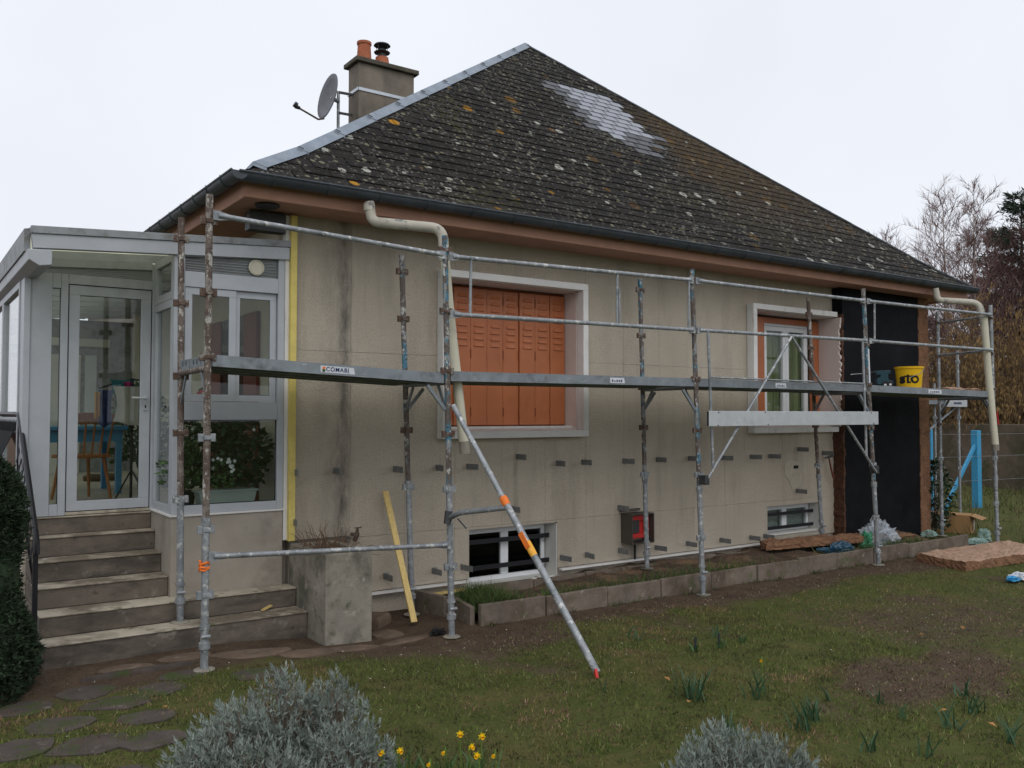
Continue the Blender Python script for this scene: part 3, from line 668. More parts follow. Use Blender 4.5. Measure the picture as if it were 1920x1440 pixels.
def S(x, s, h):
    s2 = min(s, LT-.002); t = t_of(s2); n = nrm1 if s2 < L1-.05 else (nrm2 if s2 > L1+.15 else (nrm1+nrm2).normalized())
    return Vector((x, EY+t, z_of(t))) + n*h
def clip(poly, f):
    out = []
    for i in range(len(poly)):
        a, b = poly[i], poly[(i+1) % len(poly)]; fa, fb = f(a), f(b)
        if fa >= 0: out.append(a)
        if (fa >= 0) != (fb >= 0):
            k = fa/(fa-fb); out.append((a[0]+(b[0]-a[0])*k, a[1]+(b[1]-a[1])*k))
    return out
cand = []; stuffm = MB(); SB = L1 + .35
rows = int(LT/EX)+1
def in_patch(x, s):
    return 8.15 <= x <= 9.22 and 1.93 <= s-SB <= 3.53
for k in range(-1, rows):
    s0 = PH + k*EX
    off = 8.40 if k % 2 == 0 else 8.268
    i0 = int(math.floor((XL-off)/W))-1; i1 = int(math.ceil((XR-off)/W))+1
    for i in range(i0, i1):
        xa = off + i*W; jx = random.uniform(-.002,.002)
        p = [(xa+.004+jx, s0+random.uniform(-.004,.004)), (xa+W-.004+jx, s0+random.uniform(-.004,.004)), (xa+W-.004+jx, s0+.29), (xa+.004+jx, s0+.29)]
        hipL = lambda q: q[0]-xl(t_of(max(0, min(LT, q[1]))))-.04; hipR = lambda q: xr(t_of(max(0, min(LT, q[1]))))-.015-q[0]
        full = all(hipL(q) > 0 and hipR(q) > 0 and q[1] < LT for q in p)
        xc, sc0 = xa+W/2, s0+EX/2
        if full and k >= 0: cand.append((xc, s0, k, p))
        else:
            p = clip(clip(p, hipL), hipR)
            p = clip(p, lambda q: LT-.01-q[1]); p = clip(p, lambda q: q[1]+.03)
            if len(p) < 3: continue
            top = [S(x, s, .011 + (.007 if s < s0+.1 else -.006)) for x, s in p]; bot = [S(x, s, .003) for x, s in p]
            n = len(p); stuffm.add([*top, *bot], [tuple(range(n))] + [(j, j+n, (j+1) % n + n, (j+1) % n) for j in range(n)])
def cls(c):
    x, s0, k, p = c
    sm_ = s0 + EX - SB
    if in_patch(x, s0+EX) :
        # lower right and left fringe slates are only half clean
        if sm_ < 2.25 and x > 8.62: return 1
        return 2
    if 8.0 < x < 8.15 and 2.0 < sm_ < 3.5: return 1
    if 8.3 < x < 9.1 and 1.6 < sm_ <= 1.95: return 1 if random.random() < .55 else 0
    if 9.3 < x < 9.5 and 1.9 < sm_ < 2.3: return 1 if random.random() < .6 else 0
    if 7.75 < x < 8.1 and 3.0 < sm_ < 3.5: return 1
    return 0
camp = Vector(cam.location)
cand = [(c, cls(c)) for c in cand]
cand.sort(key=lambda q: (0 if q[1] else 1, (S(q[0][0], q[0][1], 0)-camp).length))
def slate_verts(p, s0, lift=0):
    top = [S(x, s, .014 + lift + (.010 if s < s0+.1 else -.010)) for x, s in p]; bot = [S(x, s, .002 + lift + (.006 if s < s0+.1 else -.008)) for x, s in p]; return top, bot
SF = [(0,1,2,3), (0,4,5,1), (1,5,6,2), (2,6,7,3), (3,7,4,0)]
sl_mats = [M['slate'], M['slate_wash'], M['slate_new']]
for idx, ((xc, s0, k, p), c) in enumerate(cand):
    lift = random.uniform(0, .003)
    top, bot = slate_verts(p, s0, lift)
    if idx < 300:
        m = MB(); m.add([*top, *bot], SF); m.build('slate', sl_mats[c], roof)
    else: stuffm.add([*top, *bot], SF)
struct(stuffm.build('slates', M['slate'], roof), 'stuff')
jm = MB()  # dark strips standing in for shade in the gaps between the cleaner slates
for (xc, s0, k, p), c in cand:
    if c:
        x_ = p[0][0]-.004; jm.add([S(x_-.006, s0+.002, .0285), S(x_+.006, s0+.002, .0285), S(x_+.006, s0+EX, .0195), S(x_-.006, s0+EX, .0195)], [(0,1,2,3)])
struct(jm.build('slate_joint_shades', M['joint_shade'], roof, normals=False), 'stuff')
# courses on the side slopes
m = MB()
for side in (0, 1):
    for k in range(rows):
        ta, tb = t_of(min(LT-.01, k*EX)), t_of(min(LT-.005, k*EX+.17)); f = xl if side == 0 else xr; sg = -1 if side == 0 else 1
        h = .02
        m.add([(f(ta)+sg*h*.4, EY+ta+.02, z_of(ta)+h), (f(ta)+sg*h*.4, YE2-ta-.02, z_of(ta)+h), (f(tb)+sg*h*.1, YE2-tb-.02, z_of(tb)+.004), (f(tb)+sg*h*.1, EY+tb+.02, z_of(tb)+.004), (f(ta), EY+ta+.02, z_of(ta)), (f(ta), YE2-ta-.02, z_of(ta))], [(0,1,2,3),(0,4,5,1)])
struct(m.build('slate_courses', M['slate'], roof), 'stuff')
# zinc hip flashing in lapped lengths
hv = Vector((xl(1)-xl(0), 1, 0)); nseg = 11
for k in range(nseg):
    ta = .10 + (RUN-.10)*k/nseg; tb = .10 + (RUN-.10)*(k+1)/nseg + .03; tb = min(tb, RUN-.005)
    m = MB(); pr = []
    for t, up in ((ta, .034), (tb, .026)):
        c = Vector((xl(t), EY+t, z_of(t)))
        rt = Vector((.15, 0, 0)); lf = Vector((0, .13, 0))
        sl_ = (S1 if t < T1 else S2)
        # right flank lies on the front slope, left flank on the side slope
        pr.append([c + Vector((.115,0,.0)) + Vector((0,-S2,1)).normalized()*(up-.008), c + Vector((.0,0,.045)) + Vector((0,0,up*.3)), c + Vector((0,.17,0)) + Vector((-.5,0,.8))*(up-.01)])
    a, b = pr
    m.add([*a, *b], [(0,1,4,3),(1,2,5,4)]); m.add([a[0], a[1], a[2], a[0]-Vector((0,0,.025)), a[1]-Vector((0,0,.03)), a[2]-Vector((0,0,.025))], [(0,1,4,3),(1,2,5,4)])
    o = m.build('hip_flashing', M['zinc'], roof, normals=False); so = o.modifiers.new('solid', 'SOLIDIFY'); so.thickness = .004
    if k:
        c = a; mm = MB(); q = c[0]*.35 + c[1]*.65
        mm.bar(c[0]*.55 + c[1]*.45 + Vector((.0,-.012,.012)), c[0]*.1 + c[1]*.9 + Vector((.0,-.012,.012)), .012, .006); mm.build('clip', M['dark_metal'], roof)
m = MB()
for k in range(22):
    ta = RUN*k/22; tb = RUN*(k+1)/22
    a = Vector((xr(ta), EY+ta, z_of(ta))); b = Vector((xr(tb), EY+tb, z_of(tb)))
    m.bar(a + Vector((0,0,.018)), b + Vector((0,0,.014)), .07, .022)
m.build('hip_cap', M['zinc_gutter'], roof)
m = MB(); m.bar((AX, AY-.03, AZ+.012), (AX, YR2, AZ+.012), .10, .03); m.build('ridge_cap', M['zinc'], roof)

# fascia, soffit
ex0, ex1, ey0 = 2.40, 14.18, 7.36
m = MB(); m.box(ex0, ex1, ey0, ey0+.03, 3.80, 3.965); m.box(ex0, ex0+.03, ey0+.032, 18.9, 3.80, 3.965); m.box(ex1-.03, ex1, ey0+.032, 18.9, 3.80, 3.965)
m.build('fascia', M['soffit'], roof, bevel=.008)
m = MB(); m.box(ex0+.032, ex1-.032, ey0+.032, 7.90, 3.822, 3.85); m.box(ex0+.032, 3.035, 7.903, 18.9, 3.822, 3.85); m.box(13.62, ex1-.032, 7.903, 18.9, 3.822, 3.85)
sof = m.build('soffit', M['soffit'], roof)
m = MB(); m.lathe((2.69,7.62,3.795), [(.105,.025),(.11,.012),(.10,0),(.075,-.004),(.07,.006),(.02,.004)], 24); m.build('soffit_vent', M['dark_metal'], sof, True)
# gutter: half-round trough with straps
def gutter(p0, p1, out, r_=.07):
    p0 = Vector(p0); p1 = Vector(p1); out = Vector(out); m = MB(); n = 12
    for rad in (r_, r_-.008):
        for p in (p0, p1):
            for k in range(n+1):
                a = math.pi*k/n; m.v.append(tuple(p + out*(math.cos(a)*rad) - Vector((0,0,math.sin(a)*rad))))
    K = n+1
    for k in range(n): m.f += [(k, k+1, K+k+1, K+k), (2*K+k, 3*K+k, 3*K+k+1, 2*K+k+1)]
    m.f += [(0, K, 3*K, 2*K), (n, 2*K+n, 3*K+n, K+n)]
    m.f.append(tuple(K+k for k in range(K))); m.f.append(tuple(range(K)))
    m.tube([p0 + out*(r_), p1 + out*(r_)], .011, 6)
    return m
gt = gutter((2.30, 7.255, 3.97), (14.22, 7.255, 3.97), (0,-1,0)).build('gutter', M['zinc_gutter'], roof, True, normals=False)
gl_ = gutter((2.305, 7.19, 3.97), (2.305, 17, 3.97), (-1,0,0)).build('gutter', M['zinc_gutter'], roof, True, normals=False)
for k in range(24):
    x = 2.6 + k*.5; m = MB(); m.tube([Vector((x,7.255,3.97)) + Vector((0,-math.cos(a)*.074,-math.sin(a)*.074)) for a in np.linspace(-.25, math.pi, 9)], .006, 5); m.build('gutter_strap', M['zinc_gutter'], gt)
for k in range(14):
    y = 7.5 + k*.42; m = MB(); m.tube([Vector((2.305,y,3.97)) + Vector((-math.cos(a)*.074,0,-math.sin(a)*.074)) for a in np.linspace(-.25, math.pi, 9)], .006, 5); m.build('gutter_strap', M['zinc_gutter'], gl_)
# dark roller box tucked under the eaves at the corner
m = MB(); m.box(2.60,2.94,7.82,7.95,3.63,3.80); m.build('eaves_box', M['dark_metal'], house)

# chimney
m = MB(); m.box(5.385,6.285,11.5,11.84,5.2,7.03); ch = m.build('chimney', M['chimney'], house)
m = MB(); m.box(5.325,6.345,11.44,11.90,7.031,7.10); m.build('chimney_cap', M['chimney_cap'], ch, bevel=.012)
m = MB(); m.lathe((5.55,11.67,7.10), [(.115,0),(.105,.10),(.095,.26),(.108,.275),(.108,.31),(.09,.31),(.085,.2)], 20); m.build('chimney_pot', M['terracotta'], ch, True)
m = MB(); m.lathe((5.84,11.67,7.10), [(.115,0),(.105,.07),(.095,.15),(.085,.15)], 20); p2 = m.build('chimney_pot', M['terracotta'], ch, True)
m = MB(); m.lathe((5.84,11.67,7.25), [(.06,0),(.06,.06),(.115,.07),(.12,.08),(.06,.09),(.065,.12),(.055,.12)], 20); m.lathe((5.84,11.67,7.43), [(.125,0),(.11,.02),(.03,.035)], 20)
for k in range(4):
    a = k*1.57+.5; m.tube([(5.84+.1*math.cos(a),11.67+.1*math.sin(a),7.32),(5.84+.1*math.cos(a),11.67+.1*math.sin(a),7.44)], .004, 5)
m.build('cowl', M['dark_metal'], ch, True)
m = MB(); m.box(5.375,6.295,11.488,11.498,6.62,6.665); m.box(5.372,5.382,11.488,11.85,6.62,6.665); m.build('strap', M['steel_band'], ch)
# satellite dish
dish = thing('satellite_dish', 'dark grey satellite dish on a mast beside the chimney', 'satellite dish', (5.17, 11.72, 6.05))
m = MB(); c = Vector((4.99, 11.62, 6.47)); rv = Vector((.818,-.575,0)); fv = Vector((.575,.818,0))
nd = (-rv*.80 - fv*.60 + Vector((0,0,.18))).normalized(); u = nd.cross(Vector((0,0,1))).normalized(); v_ = u.cross(nd)
n = 28; 
for ring in range(6):
    q = ring/5
    for k in range(n):
        a = 2*math.pi*k/n; m.v.append(tuple(c + u*(math.cos(a)*.30*q) + v_*(math.sin(a)*.335*q) + nd*(.07*q*q - .045)))
for ring in range(5):
    for k in range(n): m.f.append((ring*n+k, ring*n+(k+1)%n, ring*n+n+(k+1)%n, ring*n+n+k))
o = m.build('reflector', M['dish'], dish, True); so = o.modifiers.new('solid','SOLIDIFY'); so.thickness = .012
lnb = c + nd*.42 - v_*.33
m = MB(); m.tube([c - v_*.335 + nd*.02, c - v_*.38 + nd*.10, lnb], .014, 8); m.build('arm', M['rust'], dish)
m = MB(); m.tube([lnb - nd*.03, lnb + nd*.02, lnb + nd*.03 + v_*.02, lnb + nd*.06 + v_*.03], [.022,.03,.042,.04], 12); m.build('receiver_head', M['dark_metal'], dish, True)
m = MB(); m.tube([(5.17,11.72,5.6),(5.17,11.72,6.62)], .022, 10); m.tube([c - nd*.04, Vector((5.17,11.72,6.47))], .03, 8); m.build('mast', M['galv'], dish)
m = MB(); m.bar((5.17,11.70,6.6),(5.372,11.68,6.6),.03,.03); m.bar((5.17,11.70,6.3),(5.372,11.68,6.3),.03,.03); m.build('wall_arm', M['dark_metal'], dish)
# ------------------------------------------------------------------ veranda
ver = thing('veranda', 'grey aluminium glazed veranda against the left end of the house', 'veranda', (1.9, 8.6, 0))
YV, YD, YK, VX0 = 7.85, 8.57, 14.6, .95
zr = lambda x: 3.395 + .056*(x-.9)
m = MB(); m.box(1.96,2.945,YV,8.6,.0,1.075); m.box(2.955,3.028,7.98,8.24,.0,1.075); base = m.build('base_wall', M['render_base'], ver, bevel=.006)
m = MB(); m.box(1.945,2.95,YV-.018,8.58,1.0755,1.092); m.build('base_coping', M['surround'], base)
m = MB(); m.box(.93,1.945,8.60,YK+.2,-.1,1.07); m.box(1.947,3.028,8.602,YK+.2,-.1,1.072); m.build('floor', M['tilefloor'], ver)
fr = lambda mm, nm='frame', b=.003: mm.build(nm, M['alu'], ver, bevel=b)
y0, y1 = YV, YV+.06
m = MB(); m.box(1.962,2.05,y0,y1,1.093,3.36); fr(m, 'corner_post')
m = MB(); m.box(2.885,2.945,y0,y1,1.093,3.41); fr(m, 'corner_post')
m = MB(); m.box(2.051,2.884,y0,y1,1.093,1.165); fr(m, 'rail')
m = MB(); m.box(2.051,2.884,y0,y1,1.905,2.062); fr(m, 'rail')
m = MB(); m.box(2.051,2.884,y0,y1,3.065,3.20); fr(m, 'rail')
m = MB(); m.prism([(2.051,y0,3.325),(2.884,y0,3.385),(2.884,y0,3.43),(2.051,y0,3.38)][::-1],(0,.06,0)); fr(m, 'rail')
m = MB(); m.box(2.052,2.883,y0+.028,y0+.032,1.166,1.904); m.build('pane', M['glass'], ver)
# sliding sashes
m = MB(); m.frame(2.055,2.50,2.066,3.062,y0+.012,y0+.035,.062); s1 = m.build('sash', M['alu'], ver, bevel=.003)
m = MB(); m.box(2.116,2.439,y0+.022,y0+.026,2.127,3.001); m.build('pane', M['glass'], s1)
m = MB(); m.frame(2.485,2.88,2.066,3.06,y0+.038,y0+.058,.058); s2 = m.build('sash', M['alu'], ver, bevel=.003)
m = MB(); m.box(2.542,2.823,y0+.046,y0+.05,2.124,3.003); m.build('pane', M['glass'], s2)
for a, b in ((2.112,2.443),(2.538,2.827)):
    yy = y0+.0265 if a < 2.5 else y0+.0505
    m = MB(); m.frame(a,b,2.123,3.005,yy,yy+.004,.007); m.build('gasket', M['gasket'], s1 if a < 2.5 else s2)
m = MB(); m.frame(2.049,2.886,1.163,1.907,y0+.033,y0+.037,.009); m.build('gasket', M['gasket'], ver)
# louvred top light with round fan grille
m = MB(); m.prism([(2.052,y0+.03,3.201),(2.883,y0+.03,3.201),(2.883,y0+.03,3.384),(2.052,y0+.03,3.324)][::-1],(0,.004,0)); tl = m.build('top_light', mat('fluted_glass', (.13,.14,.13), .15, 3, .25, spec=.5), ver)
for k in range(7):
    zl = 3.215+.021*k; zr2 = 3.205+.027*k
    m = MB(); m.bar((2.054,y0+.024,min(zl,3.32)),(2.882,y0+.024,min(zr2,3.38)),.006,.005); m.build('slat', M['alu_dirty'], tl)
m = MB(); n = 26
for r_, yy in ((.072,y0+.02),(.072,y0+.004),(.060,y0-.002),(.055,y0+.006),(.0,y0+.006)):
    for k in range(n): a = 2*math.pi*k/n; m.v.append((2.68+max(r_,.001)*math.cos(a), yy, 3.288+max(r_,.001)*math.sin(a)))
for j in range(4):
    for k in range(n): m.f.append((j*n+k, j*n+(k+1)%n, j*n+n+(k+1)%n, j*n+n+k))
m.build('fan_grille', M['cream_clean'], tl, True)
# side return X = 1.96
x0, x1 = 1.965, 2.02
m = MB(); m.framey(YV+.062,YD-.001,1.093,2.96,x0,x1,.07); fr(m, 'side_frame')
m = MB(); m.box(x0+.02,x0+.024,YV+.13,YD-.07,1.16,2.89); m.build('pane', M['glass'], ver)
m = MB(); m.framey(YV+.062,YD-.001,2.962,3.36,x0,x1,.07); fr(m, 'side_frame')
m = MB(); m.box(x0+.02,x0+.024,YV+.13,YD-.07,3.03,3.29); m.build('pane', M['glass'], ver)
# door front at Y = 8.57
y0, y1 = YD, YD+.06
m = MB(); m.box(VX0,1.118,y0,y1,1.07,3.19); fr(m, 'door_post')
m = MB(); m.box(1.186,1.245,y0,y1,1.07,3.19); fr(m, 'door_post')
m = MB(); m.box(1.945,2.02,y0,y1,1.093,3.34); fr(m, 'door_post')
m = MB(); m.box(1.119,1.185,y0,y1,1.07,1.17); fr(m, 'rail')
m = MB(); m.box(1.119,1.185,y0,y1,3.06,3.19); fr(m, 'rail')
m = MB(); m.box(1.119,1.185,y0+.03,y0+.034,1.171,3.059); m.build('pane', M['glass'], ver)
m = MB(); m.frame(1.117,1.187,1.168,3.062,y0+.035,y0+.039,.006); m.build('gasket', M['gasket'], ver)
m = MB(); m.box(1.246,1.944,y0,y1,3.105,3.19); fr(m, 'rail')
m = MB(); m.prism([(VX0,y0,3.235),(1.944,y0,3.29),(1.944,y0,3.375),(VX0,y0,3.30)][::-1],(0,.06,0)); m.box(VX0,1.05,y0,y1,3.191,3.234); fr(m, 'rail')
m = MB(); m.prism([(1.051,y0+.03,3.192),(1.943,y0+.03,3.192),(1.943,y0+.03,3.289),(1.051,y0+.03,3.236)][::-1],(0,.004,0)); t2 = m.build('top_light', mat('fluted_glass_pale', (.30,.32,.29), .15, 3, .3, spec=.5), ver)
for k in range(4):
    m = MB(); m.bar((1.06,y0+.024,3.200+.006*k),(1.94,y0+.024,3.205+.022*k),.006,.005); m.build('slat', M['alu'], t2)
m = MB(); m.box(1.246,1.944,y0,y1+.05,1.0705,1.098); m.build('threshold', M['step_tread'], ver, bevel=.004)
m = MB(); m.frame(1.250,1.940,1.102,3.10,y0+.004,y0+.05,.088); door = m.build('door', M['alu'], ver, bevel=.003)
m = MB(); m.box(1.337,1.853,y0+.024,y0+.028,1.189,3.013); m.build('pane', M['glass'], door)
m = MB(); m.frame(1.333,1.857,1.185,3.017,y0+.0285,y0+.033,.008); m.frame(1.2455,1.9445,1.0985,3.1045,y0-.001,y0+.002,.006); m.build('gasket', M['gasket'], door)
m = MB(); m.box(1.88,1.915,y0-.006,y0+.003,1.99,2.13); m.tube([(1.898,y0-.004,2.10),(1.898,y0-.05,2.10),(1.77,y0-.05,2.105)],.010,8); m.build('handle', M['galv_light'], door, True)
m = MB(); m.box(1.892,1.903,y0-.008,y0-.0055,2.01,2.04); m.build('keyhole', M['gasket'], door)
# left side glazing X = .95
x0, x1 = VX0-.06, VX0-.001
m = MB(); m.box(x0+.01,x1,YD-.02,YD+.24,1.07,3.13); fr(m, 'corner_post')
m = MB(); m.box(x0-.02,x0+.0,YD+.30,YK,.6,1.05); fr(m, 'skirt')
yy = YD+.245
for k in range(4):
    ya, yb = yy + k*1.45, yy + (k+1)*1.45 - .004
    m = MB(); m.framey(ya,yb,1.07,3.13,x0,x1,.06); w = m.build('window', M['alu'], ver, bevel=.003)
    m = MB(); m.box(x0,x1,ya+.061,yb-.061,1.85,1.93); m.build('mullion', M['alu'], w)
    m = MB(); m.box(x0+.028,x0+.032,ya+.061,yb-.061,1.131,1.849); m.box(x0+.028,x0+.032,ya+.061,yb-.061,1.931,3.069); m.build('pane', M['glass'], w)
# roof: front beam, trim, rafters and polycarbonate sheet
m = MB(); m.prism([(.88,YV-.03,zr(.88)-.125),(2.98,YV-.03,zr(2.98)-.125),(2.98,YV-.03,zr(2.98)-.012),(.865,YV-.03,zr(.865)-.012)][::-1],(0,.075,0)); m.build('roof_beam', M['alu'], ver, bevel=.003)
m = MB(); m.prism([(.86,YV-.045,zr(.86)-.010),(2.985,YV-.045,zr(2.985)-.010),(2.985,YV-.045,zr(2.985)+.05),(.86,YV-.045,zr(.86)+.05)][::-1],(0,.10,0)); m.build('roof_trim', M['alu_dirty'], ver, bevel=.003)
m = MB(); m.prism([(.87,7.91,zr(.87)-.006),(3.0,7.91,zr(3.0)-.006),(3.0,7.91,zr(3.0)+.012),(.87,7.91,zr(.87)+.012)][::-1],(0,YK-7.9,0)); m.build('roof_sheet', M['polycarb'], ver)
for k in range(11):
    ya = YD+.10 + k*.58
    m = MB(); m.bar((.9,ya,zr(.9)-.045),(3.0,ya,zr(3.0)-.045),.05,.07); m.build('rafter', M['alu'], ver)
m = MB(); m.prism([(.835,7.79,3.25),(1.01,7.79,3.262),(1.01,7.79,3.14),(.92,7.79,3.125),(.845,7.79,3.17)],(0,YK-7.8,0)); gtv = m.build('box_gutter', M['alu'], ver, bevel=.006)
m = MB(); m.prism([(.822,7.906,3.25),(.868,7.906,3.25),(.868,7.906,zr(.868)+.045),(.822,7.906,zr(.868)+.035)],(0,YK-7.9,0)); m.build('gutter_trim', M['alu_dirty'], ver)
# back wall with a door and a house-side doorway with brown shutters
m = MB(); m.box(.95,3.025,YK,YK+.1,1.08,3.38); bw = m.build('back_wall', M['alu_dirty'], ver)
m = MB(); m.box(1.7,2.3,YK-.02,YK-.002,1.08,2.85); m.build('back_door', M['white'], bw); m = MB(); m.box(1.2,1.66,YK-.02,YK-.002,1.08,2.85); m.build('back_door', M['brown_shutter'], bw); m = MB(); m.box(2.36,2.52,YK-.02,YK-.002,1.7,2.85); m.build('back_light', M['film_white'], bw)
m = MB(); m.box(1.1,2.7,YK-.03,YK-.002,2.98,3.10); m.build('shelf', M['white'], bw)
for (a, b) in ((8.75,9.15),(9.95,10.4)):
    m = MB(); m.box(2.99,3.028,a,b,1.08,3.0); m.build('brown_shutter', M['brown_shutter'], ver)
m = MB(); m.box(3.0,3.028,9.16,9.94,1.08,3.0); m.build('house_door', M['glass_dark'], ver)
# things inside the veranda
FZ = 1.073
chair = thing('chair', 'brown varnished spindle-back chair behind the veranda door', 'chair', (1.62, 10.1, FZ))
def ch_local(p): 
    a = R(20); return (1.62 + p[0]*math.cos(a) - p[1]*math.sin(a), 10.1 + p[0]*math.sin(a) + p[1]*math.cos(a), FZ + p[2])
m = MB(); m.prism([ch_local(p) for p in [(-.2,-.2,.43),(.2,-.2,.43),(.22,.2,.43),(-.22,.2,.43)]],(0,0,.035)); m.build('seat', M['chairwood'], chair, bevel=.008)
for sx_ in (-1,1):
    for sy_ in (-1,1): m = MB(); m.tube([ch_local((sx_*.15,sy_*.15,.43)),ch_local((sx_*.2,sy_*.21,0))],[.02,.014],8); m.build('leg', M['chairwood'], chair, True)
for k in range(5):
    q = (k-2)*.085; m = MB(); m.tube([ch_local((q,-.18,.46)),ch_local((q*1.15,-.24,.80))],[.012,.010],7); m.build('spindle', M['chairwood'], chair, True)
m = MB(); m.prism([ch_local(p) for p in [(-.24,-.225,.78),(.24,-.225,.78),(.25,-.25,.88),(.12,-.26,.90),(-.12,-.26,.90),(-.25,-.25,.88)]],[ch_local((0,.03,0))[i]-ch_local((0,0,0))[i] for i in range(3)]); m.build('back_rail', M['chairwood'], chair, bevel=.006)
tab = thing('table', 'blue painted table standing in the veranda', 'table', (1.75, 10.9, FZ))
m = MB(); m.box(1.15,2.15,10.5,11.5,FZ+.71,FZ+.75); m.build('table_top', M['blue_table'], tab, bevel=.005)
m = MB(); m.box(1.2,2.1,10.55,10.57,FZ+.58,FZ+.709); m.build('apron', M['blue_table'], tab)
for a in (1.2,2.04):
    for b in (10.56,11.38): m = MB(); m.box(a,a+.06,b,b+.06,FZ,FZ+.708); m.build('leg', M['blue_table'], tab)
airer = thing('clothes_rack', 'wire clothes rack carrying bags and scarves inside the veranda', 'clothes rack', (1.95, 9.8, FZ))
m = MB(); m.tube([(2.05,9.85,FZ),(2.05,9.85,FZ+1.25)],.014,8); m.tube([(1.72,9.8,FZ+1.15),(2.05,9.85,FZ+1.25),(2.3,9.9,FZ+1.22)],.010,6); m.tube([(1.85,9.65,FZ),(2.05,9.85,FZ+.3),(2.25,10.05,FZ)],.010,6); m.tube([(2.2,9.6,FZ),(2.05,9.85,FZ+.3)],.010,6); m.build('stand', M['black_iron'], airer)
def drape(name, x0, x1, z0, z1, y, m_, label, cat, seed):
    rr = random.Random(seed); mm = MB(); nu, nv = 9, 8
    for s_ in (0, .05):
        for j in range(nv):
            for i in range(nu):
                u_ = i/(nu-1); v2 = j/(nv-1); sg = 1-.25*math.sin(v2*3.1)
                x = (x0+x1)/2 + (u_-.5)*(x1-x0)*sg; mm.v.append((x, y + s_*math.sin(math.pi*u_) + .015*math.sin(u_*9+seed) + rr.uniform(-.004,.004), z1 + (z0-z1)*v2 + .02*math.sin(u_*6+seed)*v2))
    for s_ in range(2):
        b = s_*nu*nv
        for j in range(nv-1):
            for i in range(nu-1): mm.f.append((b+j*nu+i, b+j*nu+i+1, b+(j+1)*nu+i+1, b+(j+1)*nu+i))
    return tag(mm.build(name, m_, None, True, normals=False), label, cat)
drape('tote_bag', 1.83,2.13,1.86,2.24,9.66,M['cloth_cream'],'cream cloth tote bag hanging behind the veranda door','bag',1)
drape('scarf', 1.70,1.83,1.84,2.20,9.70,M['cloth_navy'],'navy blue scarf hanging left of the cream bag','scarf',2)
drape('scarf', 1.655,1.71,1.92,2.18,9.68,M['cloth_amber'],'amber yellow cloth hanging leftmost on the rack','cloth',3)
drape('scarf', 1.80,2.05,2.18,2.31,9.72,M['cloth_teal'],'teal cloth draped over the top of the rack','cloth',4)
drape('scarf', 1.92,2.02,2.20,2.29,9.67,M['cloth_pink'],'pink cloth on the rack above the cream bag','cloth',5)
for k,(x,y) in enumerate(((2.18,12.6),(2.36,12.65))):
    m = MB(); m.tube([(x-.14,y,FZ+.045),(x-.06,y,FZ+.055),(x+.05,y,FZ+.05),(x+.12,y,FZ+.045)],[.035,.05,.05,.03],10)
    tag(m.build('shoe', M['shoe'], None, True), 'brown shoe on the veranda floor, %s of the pair' % ('left one','right one')[k], 'shoe', 'shoes in the veranda')

def leafy(name, c, r_, h, n, m_, label, cat, lw=(.05,.03), seed=1, flowers=None, stem=True, group=None):
    rr = random.Random(seed); o = thing(name, label, cat, c, group); mm = MB(); c = Vector(c)
    for _ in range(n):
        a = rr.uniform(0, 6.283); u_ = rr.random()**.5; z = rr.random()
        rad = r_*u_*(math.sin(math.pi*min(1, .15+.85*z))**.6*.9 + .1)
        p = c + Vector((math.cos(a)*rad, math.sin(a)*rad, h*(.08+.92*z))) 
        d = Vector((rr.gauss(0,1)+math.cos(a)*.8, rr.gauss(0,1)+math.sin(a)*.8, rr.gauss(.3,.7))).normalized(); nn = Vector((rr.gauss(0,1), rr.gauss(0,1), rr.gauss(.8,.6))).normalized()
        mm.leaf(p, d, nn, lw[0]*rr.uniform(.6,1.3), lw[1]*rr.uniform(.6,1.3))
    mm.build('foliage', m_, o, normals=False)
    if stem:
        ms = MB()
        for k in range(7):
            a = rr.uniform(0,6.28); q = rr.uniform(.3,.8)*r_; ms.tube([c, c + Vector((math.cos(a)*q*.4, math.sin(a)*q*.4, h*.5)), c + Vector((math.cos(a)*q, math.sin(a)*q, h*.9))], [.008,.006,.003], 5)
        ms.build('stem', M['bark'], o)
    if flowers:
        fm, fn = flowers; mf = MB()
        for _ in range(fn):
            a = rr.uniform(2.6, 5.6); p = c + Vector((math.cos(a)*r_*.8, math.sin(a)*r_*.9, h*rr.uniform(.5,1)))
            for k in range(5):
                b = k*1.257; mf.leaf(p, Vector((math.cos(b), -.4, math.sin(b))).normalized(), Vector((0,-1,0)), .02, .017)
        mf.build('flowers', fm, o, normals=False)
    return o
leafy('potted_plant', (2.62,8.45,1.2), .40, .80, 1500, M['leaf_dark'], 'dense dark green pot plant behind the lower veranda window', 'plant', (.07,.05), 3, (M['flower_white'],5))
leafy('potted_plant', (2.18,8.30,1.25), .22, .45, 500, M['leaf'], 'light green pot plant at the veranda corner', 'plant', (.06,.035), 4)
leafy('potted_plant', (2.30,8.75,1.2), .30, .70, 700, M['leaf_dark'], 'bushy green plant at the back left of the lower veranda window', 'plant', (.06,.045), 14)
leafy('potted_plant', (2.48,8.10,1.26), .12, .30, 260, M['leaf'], 'small green plant with white flowers in the veranda trough', 'plant', (.045,.03), 5, (M['flower_white'],14))
leafy('potted_plant', (2.35,8.25,1.95), .10, .24, 60, M['leaf'], 'small plant with red flowers on the veranda ledge', 'plant', (.04,.03), 6, (M['flower_red'],9))
leafy('potted_plant', (2.45,11.4,1.3), .4, 1.0, 700, M['leaf'], 'tall green plant far back inside the veranda', 'plant', (.10,.05), 8)
m = MB(); m.prism([(2.22,7.96,1.26),(2.26,7.96,1.10),(2.70,7.96,1.10),(2.74,7.96,1.26)],(0,.17,0)); m.box(2.205,2.755,7.95,8.14,1.2605,1.275)
